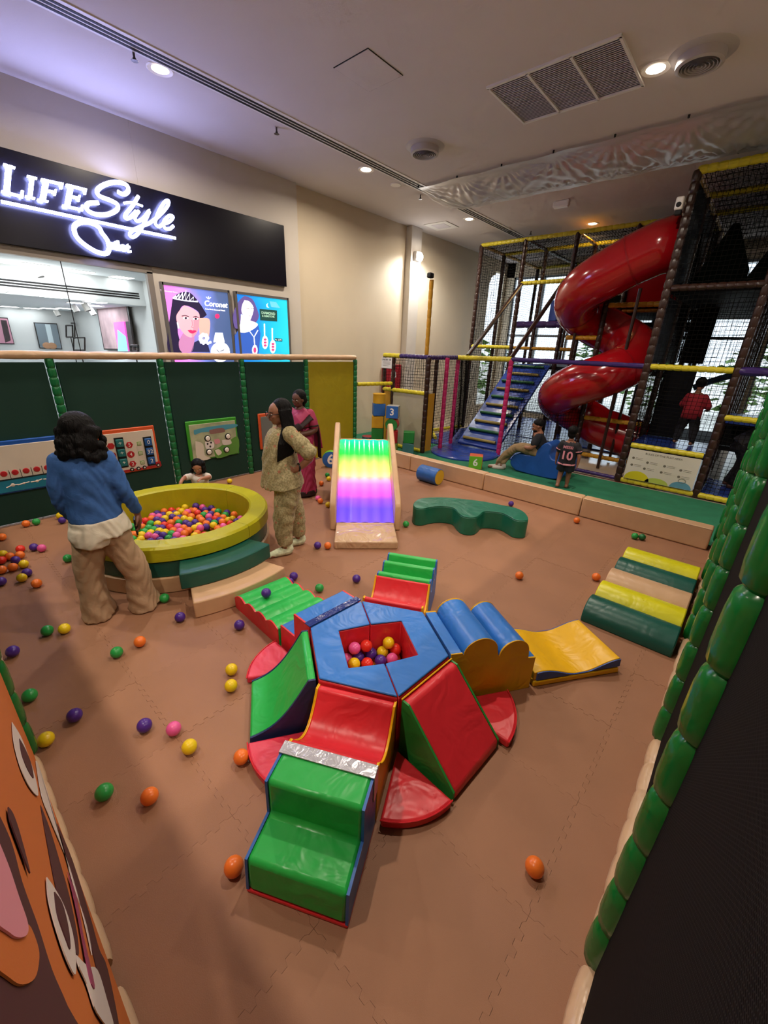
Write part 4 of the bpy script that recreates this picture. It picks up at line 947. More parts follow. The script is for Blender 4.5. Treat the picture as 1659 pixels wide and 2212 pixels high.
# balls in the round pit, from the photograph where they can be read
def z1(x, y): return (260+x*.22905, 1020+y*.22905)
PB = [(440, 335, 'orange'), (490, 347, 'red'), (520, 335, 'orange'), (582, 320, 'yellow'), (645, 335, 'orange'), (712, 322, 'purple'), (772, 325, 'pink'), (858, 342, 'purple'), (805, 352, 'purple'), (355, 362, 'purple'), (408, 380, 'purple'), (450, 395, 'yellow'), (365, 410, 'pink'), (525, 400, 'yellow'), (575, 372, 'yellow'), (612, 398, 'orange'), (640, 380, 'pink'), (695, 370, 'orange'), (725, 383, 'red'), (790, 402, 'green'), (850, 395, 'purple'), (920, 372, 'green'), (912, 410, 'orange'), (990, 405, 'green'), (970, 428, 'orange'), (835, 420, 'pink'), (885, 445, 'red'), (940, 462, 'purple'),
 (290, 440, 'orange'), (325, 410, 'pink'), (345, 450, 'purple'), (400, 457, 'purple'), (430, 440, 'yellow'), (480, 427, 'purple'), (535, 447, 'orange'), (598, 440, 'yellow'), (655, 452, 'yellow'), (670, 418, 'orange'), (745, 430, 'orange'), (705, 475, 'purple'), (768, 455, 'orange'), (845, 460, 'purple'), (812, 487, 'orange'), (888, 483, 'green'), (970, 470, 'orange'), (1005, 460, 'yellow'), (290, 487, 'green'), (348, 492, 'yellow'), (420, 497, 'red'), (468, 480, 'orange'), (460, 523, 'red'), (560, 477, 'green'), (612, 480, 'purple'), (530, 517, 'pink'), (650, 502, 'purple'), (595, 525, 'orange'), (708, 535, 'yellow'), (805, 520, 'purple'), (762, 530, 'pink'), (850, 510, 'yellow'),
 (265, 527, 'green'), (335, 542, 'green'), (402, 530, 'purple'), (375, 560, 'yellow'), (425, 570, 'yellow'), (495, 560, 'orange'), (550, 560, 'pink'), (478, 580, 'green'), (400, 592, 'purple'), (340, 590, 'purple'), (285, 568, 'yellow'), (270, 605, 'pink'), (600, 572, 'orange'), (650, 552, 'orange'), (540, 595, 'pink'), (340, 612, 'pink'), (235, 460, 'red'), (205, 520, 'orange'), (225, 570, 'green'), (190, 585, 'yellow'), (160, 545, 'green'), (145, 590, 'orange')]
pb = [[G(*z1(x, y), .20), c] for x, y, c in PB]
rng = random.Random(3); cols = ['orange', 'yellow', 'purple', 'green', 'pink', 'red', 'orange', 'purple']
tries = 0
while len(pb) < 165 and tries < 6000:
    tries += 1; a = rng.uniform(0, 2*PI); r = (PR-.25)*math.sqrt(rng.random()); p = PC+Vector((r*math.cos(a), r*math.sin(a), .19))
    if all((q[0]-p).length > .068 for q in pb): pb.append([p, rng.choice(cols)])
rest = PR-.19-BR-.005
def in_pit(p):
    d = p-PC; d.z = 0
    if d.length > rest: d = d.normalized()*rest; p.x, p.y = PC.x+d.x, PC.y+d.y
    p.z = max(.10, min(.23, p.z))
relax(pb, BR-.0008, False, in_pit, 120)
for p, c in pb: ball(c, p, '%s ball among the heap of balls in the round yellow pit' % c, 'balls in the round pit')
# under layer that carries them
lo = []
tries = 0
while len(lo) < 130 and tries < 5000:
    tries += 1; a = rng.uniform(0, 2*PI); r = rest*math.sqrt(rng.random()); p = PC+Vector((r*math.cos(a), r*math.sin(a), .075))
    if all((q-p).length > 2*BR-.002 for q in lo): lo.append(p)
mbl = {}
for i, p in enumerate(lo): mbl.setdefault(cols[i % 8], MB()).sphere(p-PC, BR, 10, 7)
pit = bpy.data.objects['ball_pit']
for c, mb in mbl.items():
    o = mb.build('ball_underlayer', M('ball_'+c, ''), pit, smooth=180, fix=False); o['kind'] = 'stuff'

# ---------------- glowing slide
sd = Vector((-.71, .704, 0)).normalized(); S0 = Vector((-3.137, 3.299, 0))
t = thing('light_up_slide', 'beige padded slide with rainbow glowing ribbed bed', 'slide', S0, math.atan2(sd.y, sd.x))
SWI = .355
side = [(0, 0), (0, .30), (.03, .345), (.10, .40), (1.52, 1.02), (1.60, 1.03), (1.68, 1.0), (1.74, .90), (1.78, .0)]
for s in (-1, 1):
    extr(side, s*SWI, s*(SWI+.075)).build('side_wall', m_beige, t, bevel=.018, smooth=40, segs=3)
m_glow = bpy.data.materials.new('led_bed'); m_glow.use_nodes = True
nt = m_glow.node_tree; b = nt.nodes['Principled BSDF']; b.inputs['Roughness'].default_value = .18; b.inputs['Coat Weight'].default_value = .6
tc = nt.nodes.new('ShaderNodeTexCoord'); sp = nt.nodes.new('ShaderNodeSeparateXYZ'); nt.links.new(tc.outputs['Object'], sp.inputs[0])
mr = nt.nodes.new('ShaderNodeMapRange'); mr.inputs[1].default_value = .05; mr.inputs[2].default_value = 1.46; nt.links.new(sp.outputs['X'], mr.inputs[0])
cr = nt.nodes.new('ShaderNodeValToRGB'); els = [(0, '#6a4cff'), (.14, '#6247ff'), (.24, '#8a4cff'), (.33, '#e85cff'), (.42, '#f07aff'), (.50, '#f0b8a8'), (.58, '#e8ff80'), (.70, '#b4ff68'), (.80, '#20ff48'), (.92, '#00ff70'), (1.0, '#00f0b0')]
cr.color_ramp.elements[0].color = lin(els[0][1]); cr.color_ramp.elements[1].color = lin(els[-1][1])
for p_, c_ in els[1:-1]: e = cr.color_ramp.elements.new(p_); e.color = lin(c_)
nt.links.new(mr.outputs[0], cr.inputs[0])
sn = nt.nodes.new('ShaderNodeMath'); sn.operation = 'MULTIPLY'; sn.inputs[1].default_value = 2*PI*5/(2*SWI); nt.links.new(sp.outputs['Y'], sn.inputs[0])
s2 = nt.nodes.new('ShaderNodeMath'); s2.operation = 'COSINE'; nt.links.new(sn.outputs[0], s2.inputs[0])
s3 = nt.nodes.new('ShaderNodeMapRange'); s3.inputs[1].default_value = -1; s3.inputs[2].default_value = 1; s3.inputs[3].default_value = .62; s3.inputs[4].default_value = 1.12; nt.links.new(s2.outputs[0], s3.inputs[0])
nt.links.new(cr.outputs[0], b.inputs['Emission Color']); nt.links.new(s3.outputs[0], b.inputs['Emission Strength']); nt.links.new(cr.outputs[0], b.inputs['Base Color'])
bed = [(-.005+.05, .09), (.10, .105), (1.47, .80), (1.50, .80), (1.72, .80), (1.72, 0), (.03, 0)]
extr([(u, z-.03) for u, z in bed[:4]]+[(1.7, .77), (1.7, 0), (.05, 0)], -SWI+.001, SWI-.001).build('body', m_beige, t, smooth=0)
n = 60; rows = [(.045, .09), (.10, .112), (.4, .265), (.8, .468), (1.2, .671), (1.44, .793), (1.475, .803)]; vs = []; fs = []
for (u, z) in rows:
    for i in range(n+1):
        y = -SWI+.002+(2*SWI-.004)*i/n; vs.append((u, y, z+.006*math.cos(2*PI*5*y/(2*SWI))))
for r_ in range(len(rows)-1):
    for i in range(n): a = r_*(n+1)+i; fs.append((a, a+1, a+n+2, a+n+1))
nv = len(vs); vs += [(u, (-SWI+.002 if i == 0 else SWI-.002), z-.03) for (u, z) in rows for i in (0, 1)]
mb = MB(); mb.add(vs, fs); mb.build('glowing_bed', m_glow, t, smooth=60)
MB().bb((-.50, -SWI+.002, 0), (-.005, SWI+.0, .09)).build('landing_pad', vinyl('beige_gloss_pad', '#c8a684', .15, .55, 9), t, bevel=.015, segs=3)
MB().bb((.0, -SWI+.002, .0), (.045, SWI-.002, .088)).build('front_lip', m_beige, t, bevel=.008)

# ---------------- green wave bench (plan outline from the photograph)
k9 = lambda x, y: (870+x*290/1659, 980+y*290/1659)
front = [(118, 855), (150, 885), (235, 893), (330, 870), (440, 858), (560, 868), (620, 890), (665, 950), (720, 993), (800, 1012), (880, 1005), (930, 970), (970, 932), (1060, 928), (1190, 945), (1270, 985), (1350, 1035), (1430, 1050), (1505, 1040)]
top_back = [(1548, 780), (1500, 720), (1400, 670), (1230, 635), (1000, 590), (760, 560), (540, 540), (330, 540), (210, 555), (150, 590), (130, 622)]
BZ = .24
fpts = [G(*k9(*q), 0) for q in front]+[Vector((*G(*k9(*q), BZ)[:2], 0)) for q in top_back]
c = sum(fpts, Vector())/len(fpts); t = thing('wave_bench', 'low dark green wave shaped vinyl bench on the brown floor', 'bench', c)
sp_ = spline([tuple(p-c) for p in fpts]+[tuple(fpts[0]-c)], 3)[:-1]
m_gw = vinyl('wave_bench_vinyl', '#19664e', .35, .3, 6)
MB().prism([(p[0], p[1], 0) for p in sp_], (0, 0, BZ-.01)).build('body', m_gw, t, bevel=.01, smooth=30)
MB().prism([(p[0]*.997, p[1]*.997, BZ-.012) for p in sp_], (0, 0, .013)).build('top_cover', m_gw, t, bevel=.012, segs=3, smooth=30)

# ---------------- striped rollers beside the net fence
k8 = lambda x, y: (1240+x*290/1659, 1150+y*290/1659)
t = thing('roller_mat', 'row of five padded half rollers in green, yellow and beige by the net fence', 'soft block', (-.27, 4.1, 0))
pa, pb_ = G(*k8(80, 1115)), G(*k8(1120, 1565)); pc, pd = G(*k8(600, 170), .1), G(*k8(1540, 455), .1)
ys = [3.30+.325*k for k in range(6)]
xL = [-.60-.0*k for k in range(6)]
m_lemon = vinyl('lemon_vinyl', '#d2cc16', .36, .16, 8)
for k, m_ in enumerate((m_dkgreen, m_lemon, m_beige, m_dkgreen, m_lemon)):
    prof = [(-.162, 0)]+[(-.162*math.cos(PI*i/16), .035+.135*math.sin(PI*i/16)) for i in range(17)]+[(.162, 0)]
    mb = MB().prism([(-.33, u+ys[k]+.162-4.1, z) for u, z in prof], (.66, 0, 0)); mb.build('roller', m_, t, bevel=.01, smooth=40)
# ---------------- kerb
kx = [-5.9, -4.4, -2.9, -1.4, .06]
for i in range(4):
    t = thing('padded_kerb', 'beige padded kerb section, %s' % ['partly hidden behind the slide', 'behind the blue and yellow cylinder', 'in front of the boy in black', 'meeting the net fence'][i], 'kerb', ((kx[i]+kx[i+1])/2, 5.87, 0), group='beige padded kerb between the play floor and the tower')
    h = (kx[i+1]-kx[i])/2-.003
    MB().bb((-h, -.09, 0), (h, .09, .27)).build('cushion', m_beige, t, bevel=.02, segs=3)
    MB().tube([(-h+.02, -.09, .265), (h-.02, -.09, .265)], .004, 6).build('seam', M('beige_light_seam', '#dcc3a2', .4), t)
# ---------------- blue and yellow cylinder on the floor
a, b = G(*k9(165, 330)), G(*k9(395, 400)); ax = (b-a); L = ax.length; rr = .135
t = thing('foam_cylinder', 'blue foam cylinder with yellow end lying by the kerb', 'soft block', ((a+b)/2)+Vector((.02, .09, rr)), math.atan2(ax.y, ax.x))
MB().lathe([(rr-.01, -L/2), (rr, -L/2+.012), (rr, L/2-.012), (rr-.01, L/2)], n=36, axis='x').build('side', vinyl('cyl_blue', '#2f62a8', .4, .2, 10), t)
for s in (-1, 1): MB().lathe([(.0001, s*(L/2+.002)), (rr-.012, s*L/2)], n=36, axis='x').build('end_cap', vinyl('cyl_yellow', '#c9a326', .4, .1, 10), t)
# ---------------- foam blocks stacked beside the clear panel
def cube(loc, rz, s, faces, label, glyphs=()):
    t = thing('foam_cube', label, 'soft block', loc, rz, group='foam shapes stacked by the tower')
    h = s/2
    MB().box((0, 0, h), (s-.01, s-.01, s-.01)).build('core', faces[0], t, bevel=.01)
    MB().box((0, -h+.002, h), (s-.012, .01, s-.012)).build('front_face', faces[1], t, bevel=.004)
    MB().box((h-.002, 0, h), (.01, s-.012, s-.012)).build('side_face', faces[2], t, bevel=.004)
    for (g, f_) in glyphs:
        if f_ == 'front': put_text('numeral', g, s*.75, m_wtxt, t, (0, -h-.0045, h), (1, 0, 0), (0, 0, 1), .001, offset=.004)
        else: put_text('numeral', g, s*.75, m_wtxt, t, (h+.0045, 0, h), (0, 1, 0), (0, 0, 1), .001, offset=.004)
    return t
def cylb(loc, rz, r, L, m1, m2, label, axis='z'):
    t = thing('foam_drum', label, 'soft block', loc, rz, group='foam shapes stacked by the tower')
    if axis == 'z':
        MB().lathe([(r, 0), (r, L)], n=30).build('side', m1, t); MB().lathe([(.0001, L), (r, L-.002)], n=30).build('top_face', m2, t); MB().lathe([(.0001, 0), (r, 0)], n=30).build('bottom_face', m2, t)
        MB().tube([(r*math.cos(a_*PI/15), r*math.sin(a_*PI/15), L*.93) for a_ in range(30)], .006, 6, closed=True).build('piping', m1, t)
    else:
        MB().lathe([(r, -L/2), (r, L/2)], (0, 0, r), n=30, axis='y').build('side', m1, t)
        for s in (-1, 1): MB().lathe([(.0001, s*(L/2+.001)), (r-.004, s*L/2)], (0, 0, r), n=30, axis='y').build('end_face', m2, t)
    return t
mB = vinyl('fb_blue', '#2a62b0', .45, .1); mG = vinyl('fb_green', '#237a36', .45, .1); mGy = vinyl('fb_grey', '#8d897e', .5, .1); mY = vinyl('fb_yellow', '#c79a26', .45, .1); mR = vinyl('fb_red', '#b5242c', .45, .1); mO = vinyl('fb_olive', '#6a7a34', .45, .1); mT = vinyl('fb_teal', '#3f6f74', .45, .1); mLg = vinyl('fb_lime', '#6db02c', .45, .1); mOr = vinyl('fb_orange', '#c4562c', .45, .1); mNv = vinyl('fb_navy', '#1f3a66', .45, .1)
RZ = math.radians(38); z0 = .012
CB = .25
def dr(w): return w
P0 = Vector((-5.80, 6.42, z0)); ex = Vector((math.cos(RZ), math.sin(RZ), 0))
cube(P0, RZ, CB, (mB, mB, mB), 'blue foam cube at the very bottom of the stack by the fence end')
cube(P0+Vector((0, 0, CB+.001)), RZ, CB, (mG, mG, mG), 'dark green foam cube second from the bottom of the stack')
cube(P0+Vector((0, 0, 2*CB+.002)), RZ, CB, (mY, mY, mO), 'yellow and olive foam cube with a question mark', (('?', 'side'),))
cube(P0+Vector((.01, 0, 3*CB+.003)), RZ+.2, CB, (mB, mB, mB), 'blue foam cube under the yellow drum')
cylb(P0+Vector((.02, .0, 4*CB+.004)), 0, .13, .19, mY, mY, 'yellow drum on top of the foam stack')
P1 = Vector((-5.40, 6.42, z0))
cube(P1, RZ, CB, (mO, mO, mO), 'olive foam cube hidden under the red drum')
cylb(P1+Vector((0, 0, CB+.001)), 0, .12, CB, mR, mR, 'red drum standing under the red and green roll')
cylb(P1+Vector((0, 0, 2*CB+.002)), math.radians(30), .125, .25, mR, mG, 'red roll with green end on the stack', 'y')
cube(P1+Vector((0, 0, 3*CB+.003)), RZ-.1, CB, (mGy, mB, mGy), 'grey and blue foam cube marked 3', (('3', 'front'),))
P2 = Vector((-5.20, 6.73, z0))
cube(P2+Vector((0, 0, .2405)), RZ, CB-.02, (mG, mG, mG), 'small green foam cube on the teal block')
t = thing('foam_wedge', 'teal foam block at the foot of the stack', 'soft block', P2, RZ, group='foam shapes stacked by the tower')
MB().prism([(-.12, -.12, 0), (.12, -.12, 0), (.12, -.12, .22), (.02, -.12, .238), (-.12, -.12, .238)], (0, .24, 0)).build('body', mT, t, bevel=.008)
cylb(Vector((-6.14, 6.50, z0)), 0, .14, .25, mT, mR, 'teal drum with red top beside the slide')
# number six disc and number six cube
t = thing('foam_disc', 'blue disc marked 6 with lime rim leaning by the yellow panel', 'soft block', G(706, 1012)+Vector((-.02, .12, 0)), math.radians(-48), group='foam shapes stacked by the tower')
MB().lathe([(.15, -.06), (.155, -.05), (.155, .05), (.15, .06)], (0, 0, .155), n=40, axis='x').build('rim', mLg, t)
MB().lathe([(.0001, .064), (.135, .063), (.15, .058)], (0, 0, .155), n=40, axis='x').build('face', mB, t); put_text('numeral', '6', .25, m_wtxt, t, (.0655, 0, .155), (0, 1, 0), (0, 0, 1), .001, offset=.006)
cube(Vector((-3.66, 6.86, z0)), math.radians(28), .25, (mOr, mLg, mOr), 'orange and green foam cube marked 6 on the green carpet', (('6', 'front'),))
# ================================================================== play tower
m_brown = vinyl('brown_pad', '#2e1912', .35, .1, 12); m_yel = vinyl('yellow_pad', '#c8b92a', .4, .1, 12); m_ochre = vinyl('ochre_pad', '#b8861c', .4, .1, 12)
m_purp = vinyl('purple_pad', '#34205e', .35, .1, 12); m_pink = vinyl('pink_pad', '#b3205e', .4, .1, 12)
m_bmat = vinyl('blue_mat', '#27408f', .25, .15, 5); m_rope = M('net_rope', '#0c0a09', .9, spec=.1); m_deck = M('dark_deck', '#0e0f14', .7, spec=.15); m_dkpanel = M('jungle_panel', '#060d09', .9, spec=.05)
m_slide = M('red_plastic', '#a01018', .16, coat=.5, bump=.02, bscale=3)
T = thing('play_tower', 'tall soft play climbing tower with brown posts, yellow rails and black nets', 'play structure', (-3, 10, 0))
TO = Vector((-3, 10, 0))
def post(x, y, z0, z1, m=m_brown, r=.052, par=T, name='post', seg=.13): return MB().padtube(Vector((x, y, z0))-TO, Vector((x, y, z1))-TO, r, seg, 10, .86).build(name, m, par)
def rail(a, b, m=m_yel, r=.045, name='rail', seg=.11): return MB().padtube(Vector(a)-TO, Vector(b)-TO, r, seg, 10, .84).build(name, m, T)
def net(o, u, v, cell=.06, r=.0037, name='net', par=T, mat=m_rope):
    """rope net spanned by vectors u and v from o, with a little slack"""
    o, u, v = Vector(o)-TO, Vector(u), Vector(v); n = u.cross(v).normalized(); mb = MB()
    nu, nv = max(2, round(u.length/cell)), max(2, round(v.length/cell))
    def sag(a, b): return n*(.018*math.sin(PI*a)*math.sin(PI*b)+.006*math.sin(a*17+b*5))
    for i in range(nu+1):
        a = i/nu; mb.tube([o+u*(a+.004*math.sin(k*1.9+i))+v*(k/6)+sag(a, k/6) for k in range(7)], r, 3, caps=False)
    for j in range(nv+1):
        b = j/nv; mb.tube([o+u*(k/6)+v*(b+.003*math.sin(k*2.3+j))+sag(k/6, b) for k in range(7)], r, 3, caps=False)
    return mb.build(name, mat, par, smooth=0, fix=False)
ZT = 4.5
XL = [-6.1, -4.95, -3.79, -2.62]
for x in XL:
    for y in (10.4, 11.63, 13.9): post(x, y, .02, ZT)
for x in (-1.45, -.30, .92, 2.1):
    for y in (8.05, 9.3, 10.4, 11.63, 13.9): post(x, y, .02, ZT, r=.06 if (x == -1.45 and y == 8.05) else .052)
post(-2.62, 9.3, .02, 3.1)
# top rails
for y in (10.4, 11.63, 13.9): rail((-6.1, y, ZT), (-1.45, y, ZT))
for x in XL: rail((x, 10.4, ZT-.01), (x, 13.9, ZT-.01), m_ochre if x != -4.95 else m_brown, .036)
for y in (8.05, 9.3, 10.4): rail((-1.45, y, ZT), (2.1, y, ZT), r=.055 if y == 8.05 else .045)
for x in (-1.45, -.3, .92): rail((x, 8.05, ZT-.01), (x, 13.9, ZT-.01), m_ochre, .036)
# left tower fronts
rail((-6.1, 10.4, 2.19), (-4.95, 10.4, 2.19)); rail((-4.95, 10.4, 3.60), (-3.79, 10.4, 3.60)); rail((-3.79, 10.4, 3.60), (-2.62, 10.4, 3.60))
rail((-6.1, 11.63, 2.19), (-3.79, 11.63, 2.19), m_ochre); rail((-6.1, 10.4, 2.19), (-6.1, 11.63, 2.19), m_brown)
rail((-5.5, 11.63, 2.78), (-3.79, 11.63, 2.78), m_purp, .085, seg=.3)
net((-6.1, 10.4, .1), (0, 1.23, 0), (0, 0, 4.35)); net((-6.1, 11.63, .1), (0, 2.27, 0), (0, 0, 4.35))
net((-6.1, 10.4, 2.24), (1.15, 0, 0), (0, 0, 2.22)); net((-4.95, 10.4, 3.64), (2.33, 0, 0), (0, 0, .82)); net((-6.1, 10.4, .1), (1.15, 0, 0), (0, 0, 2.05))
net((-6.1, 10.4, ZT), (3.48, 0, 0), (0, 1.23, 0)); net((-6.1, 11.63, ZT), (3.48, 0, 0), (0, 2.27, 0)); net((-6.1, 13.9, .1), (4.65, 0, 0), (0, 0, 4.35), .07)
net((-2.62, 10.4, ZT), (1.17, 0, 0), (0, 3.5, 0)); net((-3.79, 11.63, 2.0), (2.34, 0, 0), (0, 0, 2.4), .06)
# decks
def deck(a, b, m=m_deck, name='deck', bev=.01): return MB().bb(Vector(a)-TO, Vector(b)-TO).build(name, m, T, bevel=bev)
deck((-4.9, 10.4, 1.72), (-1.5, 13.9, 1.80)); deck((-3.79, 11.63, 2.72), (-1.5, 13.9, 2.82)); deck((-3.0, 10.3, 3.0), (-1.5, 13.9, 3.08))
deck((-4.5, 11.7, 2.86), (-3.79, 11.78, 3.42), m_dkpanel, 'panel'); deck((-4.62, 11.62, 2.86), (-4.40, 11.68, 3.35), m_bmat, 'blue_panel', .02); deck((-3.79, 11.64, 2.84), (-2.62, 11.70, 3.4), m_dkpanel, 'panel')
dp = MB().lathe([(.16, 0), (.16, .62)], Vector((-2.95, 11.2, 1.82))-TO, 20).build('green_roller', vinyl('roller_green', '#2a7a44', .4, .1), T)
# the box beside the foam stack
for x in (-6.18, -5.92): post(x, 7.0, .02, 1.90, r=.04)
post(-5.02, 7.0, .02, 1.93, r=.05); post(-5.72, 8.3, .02, 1.9, r=.045); post(-5.12, 8.25, .02, 1.93, m_pink, .045); post(-4.93, 7.53, .02, 1.93, m_pink, .045); post(-3.82, 8.12, .02, 1.95, m_pink, .048)
rail((-6.2, 7.0, 1.93), (-5.75, 7.0, 1.93)); rail((-5.75, 7.0, 1.93), (-5.02, 7.0, 1.93), m_purp); rail((-5.02, 7.0, 1.93), (-5.12, 8.25, 1.93), m_purp); rail((-5.12, 8.2, 1.93), (-3.82, 8.12, 1.95), r=.05); rail((-3.82, 8.12, 1.95), (-1.45, 8.05, 1.95), m_purp, .042, seg=.3)
rail((-5.92, 7.0, 1.24), (-5.02, 7.0, 1.24)); rail((-6.18, 7.0, 1.24), (-5.92, 7.0, 1.24)); rail((-5.92, 7.0, .06), (-5.05, 7.0, .06))
rail((-6.12, 6.12, 1.37), (-5.92, 6.96, 1.37), r=.04)
rail((-5.72, 8.3, 1.93), (-6.2, 7.0, 1.93), m_ochre, .03)
net((-5.92, 7.0, 1.28), (.9, 0, 0), (0, 0, .62)); net((-6.18, 7.0, 1.28), (.46, 1.3, 0), (0, 0, .62)); net((-5.02, 7.0, .1), (-.1, 1.25, 0), (0, 0, 1.8)); net((-5.12, 8.25, .1), (-.98, 2.15, 0), (0, 0, 1.85)); net((-5.12, 8.25, .1), (.17, 2.15, .0), (0, 0, 1.85))
net((-3.82, 8.12, .1), (.03, 2.28, 0), (0, 0, 1.85)); net((-3.72, 8.12, .1), (1.1, 1.18, 0), (0, 0, 1.1))
MB().bb(Vector((-5.90, 6.985, .10))-TO, Vector((-5.06, 7.0, 1.20))-TO).build('clear_panel', M('frosted_panel', '#b5ad96', .3, alpha=.75, var=.05), T, smooth=0)
MB().bb(Vector((-6.14, 6.98, .05))-TO, Vector((-5.96, 7.0, 1.2))-TO).build('yellow_sheet', m_ochre, T, smooth=0); MB().bb(Vector((-4.985, 7.02, .05))-TO, Vector((-4.965, 7.22, 1.24))-TO).build('yellow_sheet', m_ochre, T, smooth=0)
rail((-6.28, 9.1, .06), (-6.1, 10.3, .06)); rail((-5.62, 8.35, .06), (-6.28, 9.1, .06))
post(-5.12, 7.05, 1.97, 3.28, m_ochre, .042, seg=.17, name='mast'); MB().box(Vector((-5.14, 7.03, 3.35))-TO, (.09, .12, .09)).build('camera_head', m_dark, T, bevel=.02)
# climbing ramp
ry0, rz0, ry1, rz1 = 8.16, .10, 10.38, 1.80; rl = math.hypot(ry1-ry0, rz1-rz0); ra = math.atan2(rz1-rz0, ry1-ry0)
RX = Matrix.Rotation(ra, 3, 'X'); rc = Vector((-4.37, (ry0+ry1)/2, (rz0+rz1)/2))-TO
ramp = MB().box(rc, (1.0, rl, .06), RX).build('climbing_ramp', m_bmat, T, bevel=.015)
m_rg = M('rung_green', '#1f5a34', .4); m_ro = M('rung_olive', '#8c7a38', .5)
for k in range(10):
    s = (k+.5)/10*rl-rl/2; p = rc+RX @ Vector((0, s, .07))
    MB().tube([p+Vector((-.40, 0, 0)), p+Vector((.40, 0, 0))], .032, 10).build('rung', m_ro if k % 2 == 0 else m_rg, ramp)
for x in (-4.85, -3.86):
    MB().tube([Vector((x, 8.18, 1.98))-TO, Vector((x-.05, 10.38, 3.58))-TO], .045, 10).build('handrail', m_brown, T)
# floor pads
MB().lathe([(.0001, .065), (.70, .06), (.72, .04), (.72, .014)], Vector((-4.42, 7.72, 0))-TO, 48).build('round_pad', m_bmat, T)
deck((-6.0, 8.0, .0), (-2.75, 10.35, .03), m_bmat, 'blue_floor_mat'); deck((-6.0, 10.45, 0), (-1.6, 13.8, .03), m_bmat, 'blue_floor_mat')
# right tower front
rail((-1.40, 8.05, 1.95), (-.35, 8.05, 1.95)); rail((-.28, 8.05, 1.95), (2.1, 8.05, 1.95), m_purp, .06, seg=.3)
rail((-1.38, 8.05, .68), (-.36, 8.05, .68)); rail((-1.40, 8.05, .06), (-.33, 8.05, .06)); rail((-.27, 8.05, .06), (.9, 8.05, .06)); rail((-.27, 8.05, 1.29), (.9, 8.05, 1.29))
rail((-2.55, 8.08, .06), (-1.5, 8.05, .06), m_purp, .035)
rail((-3.25, 9.3, 2.40), (-2.66, 9.3, 2.40), m_ochre); rail((-2.57, 9.3, 2.97), (-1.5, 9.3, 2.97), m_ochre); rail((-2.57, 9.3, .87), (-1.5, 9.3, .87), m_ochre); rail((-2.6, 10.4, 2.97), (-1.5, 10.4, 2.97), m_ochre); rail((-2.57, 9.35, .1), (-1.5, 9.35, .1), m_ochre)
rail((-1.40, 9.3, 3.06), (2.1, 9.3, 3.06), m_brown, .05); rail((-1.40, 8.05, 3.06), (2.1, 8.05, 3.06), m_brown, .05)
deck((-1.42, 8.12, .60), (-.32, 9.25, .70), m_bmat); deck((-.25, 8.3, 1.18), (2.1, 9.25, 1.26), m_bmat); deck((-1.42, 8.12, 3.0), (2.1, 13.8, 3.05)); deck((-1.40, 9.35, .6), (2.1, 11.0, .68)); deck((-.25, 8.12, .02), (2.1, 9.25, .10), m_bmat)
net((-1.40, 8.05, .74), (1.05, 0, 0), (0, 0, 1.16)); net((-1.40, 8.05, 2.0), (1.05, 0, 0), (0, 0, 2.45)); net((-.26, 8.05, .1), (1.13, 0, 0), (0, 0, 4.35)); net((.95, 8.05, .1), (1.13, 0, 0), (0, 0, 4.35))
for z0, z1 in ((2.0, 4.45), (.1, 1.9)): net((-1.45, 8.1, z0), (0, 5.7, 0), (0, 0, z1-z0), .05)
net((-1.40, 9.3, 2.0), (3.4, 0, 0), (0, 0, 2.4)); net((-1.4, 8.05, ZT), (3.4, 0, 0), (0, 2.3, 0)); net((-1.4, 10.4, ZT), (3.4, 0, 0), (0, 3.5, 0), .07); net((-1.4, 13.9, .1), (3.4, 0, 0), (0, 0, 4.3), .07); net((-.3, 8.1, 2.0), (0, 5.7, 0), (0, 0, 2.4), .06)
deck((-1.38, 9.32, .70), (-.9, 9.38, 1.9), m_deck, 'panel'); deck((-1.30, 10.42, 2.0), (-.95, 10.46, 3.0), m_deck, 'panel'); deck((-.25, 9.32, .7), (2.1, 9.38, 1.2), m_deck, 'panel')
deck((-1.47, 8.12, 3.06), (-1.43, 9.25, 4.42), m_deck, 'added_dark_sheet'); deck((-1.46, 8.12, 2.0), (-1.44, 9.25, 2.98), m_deck, 'side_panel'); deck((-1.46, 9.35, 2.0), (-1.44, 10.35, 2.98), m_deck, 'side_panel'); deck((-1.46, 9.35, 3.06), (-1.44, 10.35, 4.4), m_deck, 'side_panel'); deck((-2.58, 10.42, 3.10), (-1.5, 10.45, 3.75), m_slide, 'red_panel')  # all but the red panel: solid sheets added to deepen the netted side's darkness
# jagged dark panels on the upper deck
for x0, x1, pk, h_, y in ((-1.40, -.62, .55, 1.0, 9.2), (-.66, -.02, .85, 1.25, 8.9), (.0, .8, .4, .9, 9.2)):
    MB().prism([Vector((x0, y, 3.06))-TO, Vector((x1, y, 3.06))-TO, Vector((x1, y, 3.06+h_*.35))-TO, Vector((x0+(x1-x0)*pk+.05, y, 3.06+h_))-TO, Vector((x0+(x1-x0)*pk-.03, y, 3.06+h_))-TO, Vector((x0+.05, y, 3.25))-TO], (0, .03, 0)).build('jagged_panel', m_dkpanel, T, smooth=0)
# curved beam under the deck and ball pool behind
MB().tube([Vector((-1.0+2.6*i/14, 10.6, 1.15+.75*math.sin(PI*(i+3)/17)))-TO for i in range(15)], .06, 8).build('arch_tube', M('arch_blue', '#24405c', .4), T)
